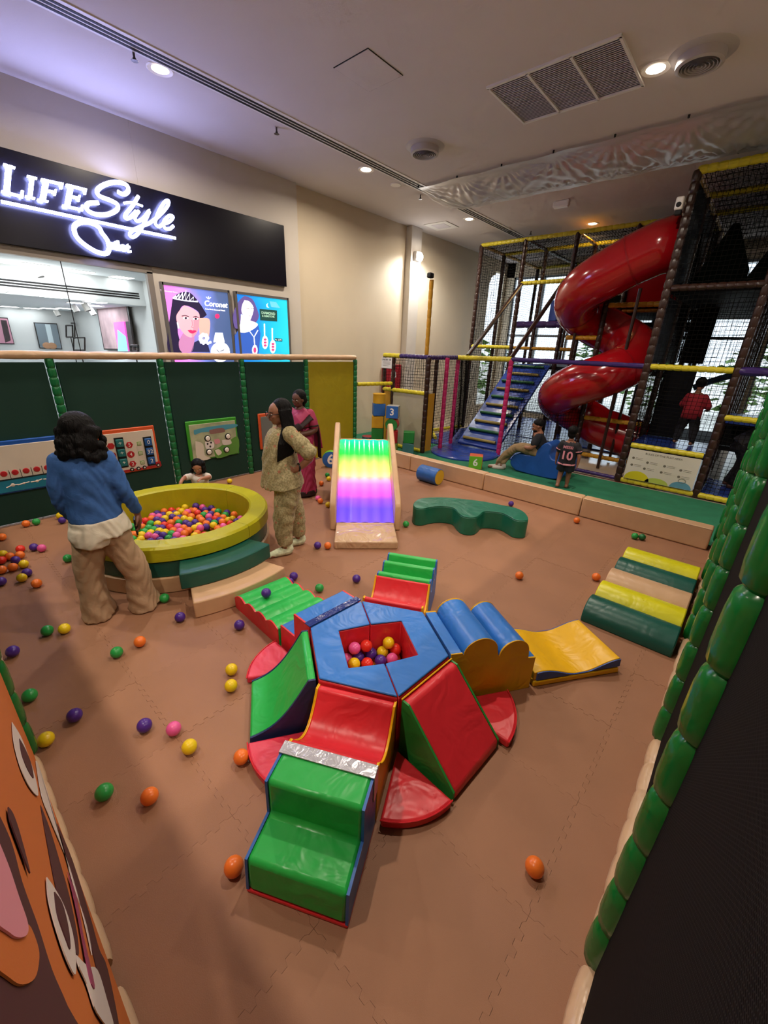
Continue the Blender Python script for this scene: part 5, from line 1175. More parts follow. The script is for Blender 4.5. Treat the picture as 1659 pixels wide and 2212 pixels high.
# warning board
t = thing('rules_board', 'white rules board with yellow, green and blue hills hung between yellow rails', 'sign', (-.865, 8.0, .38))
MB().bb((-.50, -.008, -.27), (.50, .008, .25)).build('panel', M('board_white_sheet', '#c9c2b4', .5), t, smooth=0)
def hill(cx, w_, h_, c):
    MB().prism([(cx+w_*math.cos(PI*i/16), -.0095, -.265+h_*math.sin(PI*i/16)) for i in range(17)], (0, -.001, 0)).build('hill_print', M('hill_'+c.strip('#'), c, .5), t, smooth=0)
hill(-.30, .19, .15, '#c9bc1c'); hill(.0, .17, .09, '#a9b850'); hill(.34, .15, .11, '#5a8ea4')
m_print = M('board_print', '#6a6458', .6)
put_text('lettering', 'RULES OF THE PLAY AREA', .045, m_print, t, (0, -.0095, .20), (1, 0, 0), (0, 0, 1), .0006)
for x, z in ((-.42, .10), (-.2, .06), (.05, .05), (.28, .03), (-.42, -.02), (-.22, -.05), (.03, -.06), (.28, -.08)):
    MB().lathe([(.0001, -.010), (.02, -.010), (.02, -.009), (.014, -.009)], (x, 0, z), 14, 'y').build('pictogram', m_print, t)
    for dz in (.012, -.012): MB().bb((x+.035, -.0102, z+dz-.002), (x+.035+.11, -.0092, z+dz+.002)).build('text_line', m_print, t, smooth=0)
MB().tube([(.34+.05*math.cos(a_*PI/10), -.0105, -.14+.035*math.sin(a_*PI/10)) for a_ in range(20)], .003, 5, closed=True).build('drawing', m_print, t)
# spiral slide
S = thing('spiral_slide', 'glossy red enclosed spiral tube slide winding down the tower', 'slide', (-2.52, 9.25, 0)); SO = Vector((-2.52, 9.25, 0))
SRr, SR = .40, .62; path = []
path += [Vector((1.0, -SR, 3.78)), Vector((.7, -SR, 3.72)), Vector((.35, -SR, 3.58))]
ZS = lambda tt: 3.40-1.80*tt
NT = 70; TT = 1.53
for i in range(NT+1):
    tt = TT*i/NT; a = -PI/2-2*PI*tt
    path.append(Vector((SR*math.cos(a), SR*math.sin(a), ZS(tt))))
zz = path[-1].z
for d in (.3, .6, .9, 1.1): path.append(Vector((path[-1].x+.28, SR+.02, max(.44, zz-.22*min(1, d)))))
mb = MB(); mb.tube(path, SRr, 28, caps=False); o = mb.build('tube', m_slide, S, smooth=180, fix=False)
sol = o.modifiers.new('shell', 'SOLIDIFY'); sol.thickness = .02; sol.offset = -1
for idx in (2, 15, 28, 42, 56, 68):
    p = path[idx]; d = (path[idx+1]-path[idx-1]).normalized()
    MB().tube([p-d*.012, p+d*.012], SRr+.006, 28, caps=False).build('flange', M('flange_red', '#8e0f16', .3), S)
MB().tube([(SR-.62+.62, 0, 0), (0, 0, 3.0)], .001, 4).build('axis_rod', m_dark, S) if False else None
for (x, y, zt) in ((.62, -.62, 3.18), (-.62, 0, 2.5), (.62, .3, 1.6)):
    MB().tube([(x*.9, y*.9, .02), (x*.9, y*.9, zt-.02)], .028, 8).build('support_leg', m_brown, S)
# wall things near the tower
t = thing('fire_cabinet', 'red fire hose cabinet on the far wall behind the net', 'cabinet', (XW-.068, 8.55, 1.34))
MB().bb((0, -.36, -.34), (.10, .30, .33)).build('body', M('cabinet_red', '#8e1420', .4), t, bevel=.01); MB().bb((.101, -.30, -.28), (.112, .24, .27)).build('door', M('cabinet_red2', '#a01824', .4), t, bevel=.006); MB().bb((.113, -.12, .02), (.118, .08, .16)).build('plate', m_wtxt, t, smooth=0)
t = thing('paper_notice', 'white printed notice taped to the post by the yellow rail', 'notice', (-6.07, 6.94, 1.78))
MB().bb((-.14, -.003, -.11), (.15, .003, .10)).build('sheet', M('paper', '#d8d6d4', .7), t, smooth=0); put_text('lettering', 'UNDER 100', .05, m_blk, t, (0, -.0036, .06), (1, 0, 0), (0, 0, 1), .0005, offset=.001)
for k in range(4): MB().bb((-.1, -.0042, .015-k*.025), (.11-.05*(k == 3), -.0032, .021-k*.025)).build('text_line', m_print, t, smooth=0)
t = thing('security_camera', 'small white camera clamped to the tall brown tower post', 'camera', (-1.53, 7.97, 4.12))
MB().box((-.03, 0, 0), (.10, .10, .16)).build('body', m_white, t, bevel=.02); MB().lathe([(.0001, -.07), (.03, -.065), (.035, -.04)], (-.03, 0, -.02), 14, 'y').build('lens', m_dark, t); MB().box((-.02, 0, -.11), (.08, .08, .06)).build('bracket', m_dark, t, bevel=.01)
# blue rocker seat on the carpet
t = thing('rocker_seat', 'blue foam rocker seat on the green carpet', 'soft seat', (-2.6, 7.2, .013))
pr = [(-.40, .02), (-.52, .12), (-.50, .26), (-.38, .345), (-.15, .36), (-.06, .46), (.02, .58), (.10, .63), (.18, .58), (.17, .44), (.24, .36), (.36, .36), (.50, .40), (.54, .30), (.50, .14), (.36, .02), (.0, .0)]
pr2 = [(p[0], p[1]) for p in spline([tuple(p) for p in pr]+[pr[0]], 4)[:-1]]
MB().prism([(u, 0, z) for u, z in pr2], (0, .46, 0)).build('body', vinyl('rocker_blue', '#1f4f9c', .4, .15, 6), t, bevel=.02, smooth=40)
# ================================================================== people
def skinmat(n, c): return M('skin_'+n, c, .5, var=.05, vscale=9)
m_hair = M('black_hair', '#060405', .6, bump=.5, bscale=60, stretch=(1, 1, .25), spec=.2); m_eye = M('eye_white', '#e8e4de', .3); m_iris = M('eye_dark', '#1a100c', .2); m_lip = M('lip', '#8a4a44', .5)
def V(*a): return Vector(a)
def bez(pts, n=6): return [Vector(p) for p in spline([tuple(p) for p in pts], n)]
def chain(mb, pts, rs, n=12, up=None, sub=4):
    """limb through joints with smoothly interpolated radii"""
    P = spline([(*p, *(r if isinstance(r, (tuple, list)) else (r, r))) for p, r in zip(pts, rs)], sub)
    mb.tube([Vector(p[:3]) for p in P], [(p[3], p[4]) for p in P], n, up=up)
    mb.sphere(pts[0], max(rs[0]) if isinstance(rs[0], (tuple, list)) else rs[0]*.99, 10, 7) if not isinstance(rs[0], (tuple, list)) else None
    if not isinstance(rs[-1], (tuple, list)): mb.sphere(pts[-1], rs[-1]*.99, 10, 7)
def hand(mb, w, d, nrm, s, curl=.5, thumb=1):
    """palm, four unequal bent fingers and a thumb; d along the fingers, nrm out of the palm"""
    d = d.normalized(); nrm = (nrm-d*nrm.dot(d)).normalized(); x = d.cross(nrm)*thumb
    mb.tube([w, w+d*s*.25, w+d*s*.52], [(s*.13, s*.10), (s*.12, s*.23), (s*.10, s*.22)], 10, up=nrm)
    for k, (o, L) in enumerate(((-.165, .44), (-.055, .50), (.055, .47), (.16, .37))):
        p = w+d*s*.48-x*s*o; q = p; dd = d.copy(); pts = [p-d*s*.06]
        for j, f in enumerate((.45, .32, .23)):
            a = curl*(.5+.45*j); e = (d*math.cos(a*(j+1)*.7)+nrm*math.sin(a*(j+1)*.7)).normalized(); q = q+e*L*s*f; pts.append(q)
        mb.tube([pts[0]]+pts[1:], [s*.058, s*.056, s*.05, s*.04], 8); mb.sphere(pts[-1], s*.04, 8, 6)
    p = w+d*s*.14+x*s*.17; q = p+(d*.6+x*.75+nrm*.25).normalized()*s*.22; r_ = q+(d*.9+x*.25+nrm*.35).normalized()*s*.2
    mb.tube([p-x*s*.08, p, q, r_], [s*.07, s*.07, s*.06, s*.045], 8); mb.sphere(r_, s*.045, 8, 6)
def headframe(c, yaw, pitch=0, roll=0):
    R_ = Matrix.Rotation(yaw, 3, 'Z') @ Matrix.Rotation(pitch, 3, 'X') @ Matrix.Rotation(roll, 3, 'Y')
    return lambda x, y, z: c+R_ @ Vector((x, y, z))
def head(mb, F, s):
    """s = head height; faces +y of the frame"""
    def ell(c, r, nu=16, nv=11):
        b = MB().sphere((0, 0, 0), r, nu, nv); mb.add([F(*(p+Vector(c))) for p in b.v], b.f)
    ell((0, -.03*s, .10*s), (.36*s, .43*s, .40*s)); ell((0, .07*s, -.14*s), (.28*s, .31*s, .34*s)); ell((0, .20*s, -.36*s), (.14*s, .13*s, .10*s))
    ell((0, .40*s, -.07*s), (.05*s, .10*s, .10*s)); ell((0, .43*s, -.12*s), (.065*s, .07*s, .05*s)); ell((0, .36*s, -.235*s), (.10*s, .05*s, .045*s)); ell((0, .33*s, .10*s), (.20*s, .08*s, .06*s))
    for k in (-1, 1): ell((k*.35*s, -.02*s, -.04*s), (.045*s, .09*s, .12*s)); ell((k*.17*s, .24*s, -.10*s), (.10*s, .12*s, .12*s))
    mb.tube([F(0, -.06*s, -.15*s), F(0, -.10*s, -.45*s), F(0, -.13*s, -.72*s)], [(.20*s, .20*s), (.18*s, .19*s), (.24*s, .22*s)], 12)
def face(par, F, s):
    def e(name, c, r, m):
        b = MB().sphere((0, 0, 0), r, 12, 8); q = MB(); q.add([F(*(p+Vector(c))) for p in b.v], b.f); return q.build(name, m, par, smooth=180)
    for k in (-1, 1):
        ey = e('eye', (k*.145*s, .345*s, .0), (.062*s, .03*s, .032*s), m_eye); e('iris', (k*.145*s, .362*s, .0), (.028*s, .018*s, .028*s), m_iris); ey.name = 'eye'
        MB().tube([F(k*.06*s, .385*s, .085*s), F(k*.15*s, .375*s, .105*s), F(k*.24*s, .31*s, .085*s)], .012*s, 6).build('eyebrow', m_hair, par)
    MB().tube([F(-.10*s, .385*s, -.235*s), F(0, .425*s, -.228*s), F(.10*s, .385*s, -.235*s)], [.012*s, .022*s, .012*s], 6).build('lips', m_lip, par)
def hair_blob(par, items, vox=.008, name='hair', smooth=3, m=None):
    mb = MB()
    for it in items: it(mb)
    return obj(name, remeshed(mb, name, vox, smooth), m or m_hair, par)
def ellip(F, c, r): 
    def f(mb):
        b = MB().sphere((0, 0, 0), r, 16, 11); mb.add([F(*(p+Vector(c))) for p in b.v], b.f)
    return f
FOLDS = {'trousers': .007, 'tunic': .006, 'sari_skirt': .010, 'sweater': .005, 'shirt_tail': .007, 'shirt': .004, 'jersey': .004, 't_shirt': .005}
def garment(par, name, fn, m, vox=.010, smooth=4):
    mb = MB(); fn(mb); me = remeshed(mb, name, vox, smooth)
    amp = FOLDS.get(name, 0)
    if amp:      # cloth folds: mostly vertical, wandering
        ns = [v.normal.copy() for v in me.vertices]
        for v, n in zip(me.vertices, ns):
            c = v.co; a = math.atan2(c.y, c.x)
            f = math.sin(38*c.x+24*c.y+5*math.sin(6*c.z)+7*c.z)+.6*math.sin(55*c.z+9*math.sin(14*c.x+11*c.y))
            v.co = c+n*amp*.7*f
        me.update()
    return obj(name, me, m, par)
def body(t, fn, m, vox=.008, smooth=3):
    mb = MB(); fn(mb); me = remeshed(mb, 'body', vox, smooth); return obj('body', me, m, t)
def rot_to(fx, fy): return math.atan2(-fx, fy)      # local +y -> (fx,fy)

# ---- woman in blue seen from behind
h = 1.60
loc = Vector((-3.42, .70, 0)); t = thing('person', 'woman seen from behind in a blue sweater and wide beige trousers beside the ball pit', 'person', loc, rot_to(-.93, .36))
sk = skinmat('tan', '#7a5040')
HF = headframe(V(.02, .03, 1.475), -.25, -.15)
fl, frr = V(-.14, .02, .0), V(.17, .02, 0)
def wb(mb):
    chain(mb, [V(0, 0, .78), V(0, .0, .92), V(0, .01, 1.05), V(0, 0, 1.2), V(0, -.01, 1.30), V(0, 0, 1.36)], [(.145, .12), (.135, .11), (.12, .10), (.14, .11), (.13, .08), (.06, .06)], 16, up=(1, 0, 0))
    for s, e in ((-1, fl), (1, frr)):
        chain(mb, [V(s*.09, 0, .82), V(s*.10, .02, .62), e+V(0, .03, .44), e+V(0, .0, .25), e+V(0, 0, .07)], [.088, .078, .056, .052, .036])
        chain(mb, [e+V(0, -.04, .05), e+V(0, .05, .04), e+V(s*.02, .15, .025)], [.04, .038, .026])
    chain(mb, [V(-.135, 0, 1.295), V(-.18, -.02, 1.05), V(-.165, .09, .84)], [.048, .04, .028]); hand(mb, V(-.165, .09, .84), V(.05, .5, -.8), V(1, 0, 0), .17, .6)
    chain(mb, [V(.135, 0, 1.295), V(.20, -.01, 1.04), V(.255, .05, .83)], [.048, .04, .028]); hand(mb, V(.255, .05, .83), V(.05, .2, -1), V(-1, 0, 0), .18, .45, -1)
    head(mb, HF, .225)
body(t, wb, sk); face(t, HF, .225)
def sweater(mb):
    chain(mb, [V(0, -.005, .84), V(0, 0, .95), V(0, 0, 1.08), V(0, -.005, 1.22), V(0, -.015, 1.31), V(0, -.01, 1.355)], [(.172, .15), (.165, .14), (.158, .135), (.168, .13), (.148, .095), (.075, .07)], 20, up=(1, 0, 0))
    chain(mb, [V(-.135, -.01, 1.29), V(-.185, -.02, 1.06), V(-.165, .07, .87)], [.066, .055, .042]); chain(mb, [V(.135, -.01, 1.29), V(.205, -.02, 1.05), V(.25, .04, .86)], [.066, .055, .042])
garment(t, 'sweater', sweater, M('blue_knit', '#365f9e', .85, bump=.25, bscale=14, var=.07, vscale=14))
garment(t, 'shirt_tail', lambda mb: [chain(mb, [V(0, -.01, .86), V(.005, -.01, .79), V(.01, -.01, .72)], [(.172, .148), (.190, .162), (.200, .17)], 20, up=(1, 0, 0)), chain(mb, [V(-.04, -.03, .80), V(-.045, -.03, .72), V(-.05, -.03, .665)], [(.145, .14), (.155, .155), (.13, .15)], 18, up=(1, 0, 0))], M('white_cotton', '#d6ccb8', .85, bump=.3, bscale=9))
def trous(mb):
    chain(mb, [V(0, 0, .90), V(0, 0, .76), V(0, 0, .66)], [(.16, .135), (.178, .15), (.165, .14)], 18, up=(1, 0, 0))
    for s, e in ((-1, fl), (1, frr)):
        chain(mb, [V(s*.075, 0, .76), V(s*.10, .01, .58), e+V(0, -.0, .36), e+V(0, .0, .16), e+V(s*.005, .02, .03)], [(.105, .12), (.105, .115), (.098, .11), (.10, .115), (.125, .16)], 16, up=(1, 0, 0))
garment(t, 'trousers', trous, M('beige_linen', '#a98a6c', .9, bump=.35, bscale=10, var=.06, vscale=6))
rng = random.Random(5); items = [ellip(HF, (0, -.03, .04), (.105, .118, .105)), ellip(HF, (0, -.065, -.07), (.125, .085, .12))]
for k in range(60):
    a = rng.uniform(PI*.85, PI*2.2); zc_ = rng.uniform(-.19, .02); rr_ = .108+.02*(zc_ < -.05)
    items.append(ellip(HF, (rr_*math.cos(a)*1.05, rr_*math.sin(a)*.9-.02, zc_), (.026, .026, .034)))
hair_blob(t, items, .008, smooth=2)
t2 = thing('mobile_phone', 'black phone held in the right hand of the woman in blue', 'phone', loc+Matrix.Rotation(rot_to(-.93, .36), 3, 'Z') @ V(.225, .10, .70), rot_to(-.93, .36))
MB().box((0, 0, 0), (.012, .07, .145), Matrix.Rotation(.15, 3, 'X')).build('case', m_blk, t2, bevel=.004); MB().box((-.0072, 0, 0), (.001, .064, .135), Matrix.Rotation(.15, 3, 'X')).build('display', m_dark, t2, smooth=0)

# ---- woman in floral suit, profile to the left, hand on hip
loc = G(612, 1188)+V(.06, .05, 0); t = thing('person', 'woman in glasses and pale floral tunic with hands on hips, facing the pit', 'person', loc, rot_to(-.30, -.95))
sk = skinmat('olive', '#96664e'); HF = headframe(V(.0, .04, 1.475), .0, -.08)
fa, fb = V(-.07, .10, 0), V(.09, -.10, 0)     # near (left) foot forward, far foot behind
def wb(mb):
    chain(mb, [V(0, 0, .80), V(0, .02, .95), V(0, .02, 1.08), V(0, .02, 1.22), V(0, 0, 1.31), V(0, .01, 1.37)], [(.17, .13), (.16, .13), (.14, .12), (.155, .12), (.14, .08), (.055, .055)], 16, up=(1, 0, 0))
    for s, e in ((-1, fa), (1, fb)):
        chain(mb, [V(s*.085, 0, .82), e*.5+V(s*.04, .02, .62), e+V(0, 0, .42), e+V(0, -.02, .25), e+V(0, -.03, .08)], [.088, .075, .054, .05, .036])
        chain(mb, [e+V(0, -.06, .045), e+V(0, .03, .04), e+V(s*.01, .13, .025)], [.04, .038, .026])
    for s in (-1, 1):
        chain(mb, [V(s*.16, -.01, 1.30), V(s*.27, -.17, 1.12), V(s*.19, -.05, .96)], [.05, .044, .03]); hand(mb, V(s*.19, -.05, .96), V(-s*.4, .75, -.35), V(-s*1, 0, .1), .16, .35, s)
    head(mb, HF, .225)
body(t, wb, sk); face(t, HF, .225)
def floral():
    m = bpy.data.materials.new('floral_cotton'); m.use_nodes = True; nt = m.node_tree; b = nt.nodes['Principled BSDF']; b.inputs['Roughness'].default_value = .85
    tc = nt.nodes.new('ShaderNodeTexCoord'); v = nt.nodes.new('ShaderNodeTexVoronoi'); v.inputs['Scale'].default_value = 13; n = nt.nodes.new('ShaderNodeTexNoise'); n.inputs['Scale'].default_value = 60; n.inputs['Detail'].default_value = 4
    nt.links.new(tc.outputs['Object'], v.inputs['Vector']); nt.links.new(tc.outputs['Object'], n.inputs['Vector'])
    r1 = nt.nodes.new('ShaderNodeValToRGB'); r1.color_ramp.elements[0].position = .44; r1.color_ramp.elements[0].color = lin('#8f845e'); r1.color_ramp.elements[1].position = .56; r1.color_ramp.elements[1].color = lin('#ada078'); nt.links.new(n.outputs[0], r1.inputs[0])
    r2 = nt.nodes.new('ShaderNodeValToRGB'); r2.color_ramp.elements[0].position = .15; r2.color_ramp.elements[0].color = (1, 1, 1, 1); r2.color_ramp.elements[1].position = .22; r2.color_ramp.elements[1].color = (0, 0, 0, 1); nt.links.new(v.outputs['Distance'], r2.inputs[0])
    ml = nt.nodes.new('ShaderNodeMath'); ml.operation = 'MULTIPLY'; nt.links.new(r2.outputs[0], ml.inputs[0]); nt.links.new(n.outputs[0], ml.inputs[1])
    mx = nt.nodes.new('ShaderNodeMix'); mx.data_type = 'RGBA'; nt.links.new(ml.outputs[0], mx.inputs[0]); nt.links.new(r1.outputs[0], mx.inputs[6]); mx.inputs[7].default_value = lin('#c8564a'); nt.links.new(mx.outputs[2], b.inputs['Base Color'])
    bp = nt.nodes.new('ShaderNodeBump'); bp.inputs['Strength'].default_value = .3; bp.inputs['Distance'].default_value = .02; n2 = nt.nodes.new('ShaderNodeTexNoise'); n2.inputs['Scale'].default_value = 11; nt.links.new(tc.outputs['Object'], n2.inputs['Vector']); nt.links.new(n2.outputs[0], bp.inputs['Height']); nt.links.new(bp.outputs[0], b.inputs['Normal'])
    return m
mf = floral()
def tunic(mb):
    chain(mb, [V(0, .04, .76), V(0, .045, .88), V(0, .05, 1.0), V(0, .045, 1.12), V(0, .03, 1.23), V(0, 0, 1.32), V(0, .0, 1.355)], [(.225, .215), (.205, .195), (.18, .175), (.168, .162), (.165, .14), (.145, .09), (.07, .065)], 20, up=(1, 0, 0))
    for s in (-1, 1): chain(mb, [V(s*.15, -.01, 1.30), V(s*.21, -.09, 1.21), V(s*.255, -.15, 1.14)], [.078, .082, .082])
garment(t, 'tunic', tunic, mf)
def trous(mb):
    chain(mb, [V(0, 0, .88), V(0, 0, .74)], [(.18, .15), (.19, .16)], 16, up=(1, 0, 0))
    for s, e in ((-1, fa), (1, fb)): chain(mb, [V(s*.09, 0, .78), e*.5+V(s*.05, 0, .58), e+V(0, -.02, .34), e+V(0, -.03, .12)], [(.11, .13), (.10, .12), (.085, .10), (.065, .075)], 14, up=(1, 0, 0))
garment(t, 'trousers', trous, mf)
for e in (fa, fb): garment(t, 'sock', lambda mb: chain(mb, [e+V(0, -.055, .10), e+V(0, -.06, .05), e+V(0, .03, .045), e+V(.0, .135, .03)], [.046, .05, .046, .034]), M('printed_sock', '#cfd6b4', .85, var=.25, vscale=30), .007)
items = [ellip(HF, (0, -.04, .04), (.094, .098, .10)), ellip(HF, (0, -.075, -.08), (.092, .062, .13)), ellip(HF, (0, -.09, -.20), (.11, .06, .14)), ellip(HF, (-.05, -.07, -.32), (.07, .05, .13)), ellip(HF, (.05, -.08, -.32), (.07, .05, .13))]
for k in range(9): items.append((lambda k: lambda mb: mb.tube([HF(-.088, .005-.011*k, .04), HF(-.112, .0-.010*k, -.12), HF(-.165, .075-.018*k, -.26), HF(-.165, .12-.019*k, -.42+.006*k)], [.02, .023, .022, .009], 7))(k))
hair_blob(t, items, .007, smooth=2)
for k in (-1, 1):
    MB().tube([HF(k*.045+.028*math.cos(a_*PI/8), .103, .0+.022*math.sin(a_*PI/8)) for a_ in range(16)], .003, 5, closed=True).build('glasses_rim', m_blk, t); MB().tube([HF(k*.073, .10, .005), HF(k*.085, .02, .005)], .003, 5).build('glasses_temple', m_blk, t)
MB().tube([HF(-.017, .106, .004), HF(.017, .106, .004)], .003, 5).build('glasses_bridge', m_blk, t)
MB().tube([V(-.205, -.065, .985)+V(.036*math.cos(a_*PI/6), .0, .036*math.sin(a_*PI/6)) for a_ in range(12)], .009, 6, closed=True).build('watch_strap', m_blk, t)

# ---- woman in a sari
loc = G(655, 1066); t = thing('person', 'woman in a magenta sari with dark striped border standing by the fence', 'person', loc, rot_to(.38, -.92))
sk = skinmat('brown', '#5c382c'); HF = headframe(V(.0, .03, 1.385), -.15, -.1)
def wb(mb):
    chain(mb, [V(0, 0, .70), V(0, 0, .88), V(0, 0, 1.0), V(0, 0, 1.13), V(0, -.01, 1.21), V(0, 0, 1.28)], [(.17, .13), (.15, .12), (.14, .11), (.155, .12), (.14, .085), (.055, .055)], 16, up=(1, 0, 0))
    for s in (-1, 1):
        chain(mb, [V(s*.09, 0, .76), V(s*.08, 0, .40), V(s*.08, 0, .07)], [.085, .06, .038]); chain(mb, [V(s*.08, -.05, .04), V(s*.085, .13, .03)], [.038, .028])
        chain(mb, [V(s*.165, -.01, 1.20), V(s*.225, .0, .98), V(s*.06, .20, .93)], [.055, .046, .03]); hand(mb, V(s*.06, .20, .93), V(-s*.9, .3, 0), V(0, -1, 0), .15, .7, s)
    head(mb, HF, .215)
body(t, wb, sk); face(t, HF, .215)
msari = M('sari_magenta', '#9c2a52', .6, bump=.35, bscale=8, stretch=(1, 1, .3), var=.1, vscale=5); mbord = M('sari_border', '#2a1618', .6, var=.3, vscale=25)
garment(t, 'blouse', lambda mb: [chain(mb, [V(0, 0, 1.02), V(0, 0, 1.14), V(0, -.01, 1.22), V(0, -.01, 1.25)], [(.165, .13), (.17, .13), (.15, .095), (.09, .08)], 18, up=(1, 0, 0))]+[chain(mb, [V(s*.15, -.01, 1.20), V(s*.20, 0, 1.10), V(s*.215, 0, 1.04)], [.068, .066, .062]) for s in (-1, 1)], msari)
garment(t, 'sari_skirt', lambda mb: chain(mb, [V(0, 0, 1.0), V(0, 0, .86), V(0, 0, .6), V(0, .01, .3), V(0, .02, .06)], [(.16, .13), (.19, .155), (.20, .17), (.205, .19), (.215, .21)], 22, up=(1, 0, 0)), msari)
garment(t, 'sari_hem', lambda mb: mb.tube([V(0, .02, .025), V(0, .02, .10)], [(.222, .218), (.217, .212)], 26, up=(1, 0, 0)), mbord, .008)
garment(t, 'sari_drape', lambda mb: [mb.tube([V(.20, .10, .86), V(.08, .16, 1.0), V(-.05, .14, 1.14), V(-.13, .06, 1.235), V(-.15, -.06, 1.22), V(-.17, -.14, 1.0), V(-.20, -.15, .7)], [(.10, .012), (.10, .014), (.09, .014), (.075, .016), (.08, .016), (.11, .014), (.13, .012)], 12, up=(0, 0, 1))], msari, .007)
garment(t, 'drape_border', lambda mb: [mb.tube([V(.17, .15, .84), V(.04, .19, .95), V(-.10, .165, 1.06), V(-.19, .06, 1.17), V(-.215, -.04, 1.12), V(-.225, -.12, .85), V(-.22, -.14, .55)], [(.06, .014)]*7, 10, up=(0, 0, 1))], mbord, .007)
for s in (-1, 1): garment(t, 'sleeve_band', lambda mb: mb.tube([V(s*.213, 0, 1.05), V(s*.216, 0, 1.025)], .068, 14), mbord, .008)
hair_blob(t, [ellip(HF, (0, -.035, .035), (.092, .105, .095)), ellip(HF, (0, -.11, -.03), (.06, .05, .06)), lambda mb: mb.tube([HF(.0, -.12, -.04), HF(.05, -.12, -.14), HF(.06, -.10, -.24)], [.035, .032, .015], 8)], .007, smooth=2)
for s in (-1, 1): MB().tube([V(s*.09, .165, .94)+V(.0, .034*math.cos(a_*PI/6), .034*math.sin(a_*PI/6)) for a_ in range(12)], .007, 6, closed=True).build('bangle', M('bangle_gold', '#b08a3a', .3, metal=.8), t)

# ---- toddler leaning over the pit rim
loc = PC+V(-.905, .66, 0)*1.02; fx, fy = (PC-loc).normalized()[:2]; t = thing('person', 'toddler in a white shirt leaning over the far rim of the ball pit', 'person', loc, rot_to(fx, fy))
sk = skinmat('light', '#a8745c'); HF = headframe(V(.0, .02, .585), .1, -.35)
def wb(mb):
    chain(mb, [V(0, -.02, .26), V(0, -.01, .36), V(0, .0, .44), V(0, .01, .49)], [(.09, .08), (.085, .075), (.09, .07), (.04, .04)], 14, up=(1, 0, 0))
    for s in (-1, 1): chain(mb, [V(s*.045, -.02, .28), V(s*.05, 0, .15), V(s*.05, -.02, .03)], [.048, .038, .026]); chain(mb, [V(s*.05, -.03, .022), V(s*.05, .05, .02)], [.024, .02])
    chain(mb, [V(-.085, 0, .455), V(-.14, .10, .475), V(-.06, .17, .478)], [.03, .026, .02]); hand(mb, V(-.06, .17, .478), V(.4, .8, -.1), V(0, 0, -1), .085, .4, -1)
    chain(mb, [V(.085, 0, .455), V(.15, .12, .48), V(.17, .25, .455)], [.03, .026, .02]); hand(mb, V(.17, .25, .455), V(.1, .8, -.6), V(0, -.5, -1), .085, .4)
    head(mb, HF, .17)
body(t, wb, sk, .006); face(t, HF, .17)
garment(t, 'shirt', lambda mb: [chain(mb, [V(0, -.02, .25), V(0, -.01, .36), V(0, 0, .45), V(0, .005, .48)], [(.11, .10), (.105, .095), (.105, .085), (.05, .05)], 16, up=(1, 0, 0)), chain(mb, [V(-.08, 0, .46), V(-.125, .07, .472)], [.045, .043]), chain(mb, [V(.08, 0, .46), V(.13, .08, .475)], [.045, .043])], M('toddler_white', '#d8cfc6', .85, bump=.3, bscale=20), .007)
garment(t, 'leggings', lambda mb: [chain(mb, [V(s*.04, -.02, .27), V(s*.05, 0, .15), V(s*.05, -.02, .05)], [.06, .047, .036]) for s in (-1, 1)], M('toddler_dark', '#2a2a34', .85), .007)
rng = random.Random(9); hair_blob(t, [ellip(HF, (0, -.025, .03), (.075, .082, .075))]+[ellip(HF, (.075*math.cos(a)*1.0, .075*math.sin(a)-.01, z), (.025, .025, .028)) for a, z in [(rng.uniform(PI*.85, PI*2.15), rng.uniform(-.07, .06)) for _ in range(30)]], .006, smooth=2)

# ---- man sitting on the rocker
loc = V(-2.72, 7.36, .0); t = thing('person', 'seated man in a dark T-shirt and khaki trousers resting his cheek on his hand', 'person', loc, rot_to(-.93, -.37))
sk = skinmat('man', '#8a5c46'); HF = headframe(V(.02, .06, .87), .15, -.35, .1)
kn1, kn2 = V(-.05, .36, .46), V(.10, .38, .42); an1, an2 = V(.02, .66, .10), V(.00, .58, .09)
def wb(mb):
    chain(mb, [V(0, -.02, .42), V(0, -.03, .52), V(0, .0, .62), V(0, .03, .71), V(0, .04, .77)], [(.15, .12), (.14, .11), (.155, .11), (.15, .08), (.055, .055)], 16, up=(1, 0, 0))
    chain(mb, [V(-.08, .02, .43), kn1, an1], [.082, .058, .038]); chain(mb, [V(.08, .02, .43), kn2, an2], [.082, .058, .038])
    chain(mb, [an1+V(0, -.03, -.04), an1+V(-.02, .14, -.06)], [.04, .03]); chain(mb, [an2+V(0, -.03, -.04), an2+V(.0, .14, -.06)], [.04, .03])
    chain(mb, [V(-.165, .02, .70), V(-.22, .10, .52), V(-.06, .26, .50)], [.05, .043, .03]); hand(mb, V(-.06, .26, .50), V(.7, .6, -.1), V(0, 0, -1), .16, .5, -1)
    chain(mb, [V(.165, .02, .70), V(.25, .07, .63), V(.13, .09, .80)], [.05, .046, .03]); hand(mb, V(.13, .09, .80), V(-.35, .1, .9), V(-1, .2, 0), .15, .7)
    head(mb, HF, .215)
body(t, wb, sk); face(t, HF, .215)
garment(t, 't_shirt', lambda mb: [chain(mb, [V(0, -.03, .40), V(0, -.03, .52), V(0, .0, .62), V(0, .02, .70), V(0, .035, .745)], [(.175, .14), (.165, .135), (.175, .13), (.165, .095), (.075, .07)], 18, up=(1, 0, 0)), chain(mb, [V(-.15, .02, .70), V(-.20, .07, .60)], [.072, .068]), chain(mb, [V(.15, .02, .70), V(.22, .06, .645)], [.072, .068])], M('navy_tee', '#14161f', .85, bump=.2, bscale=16))
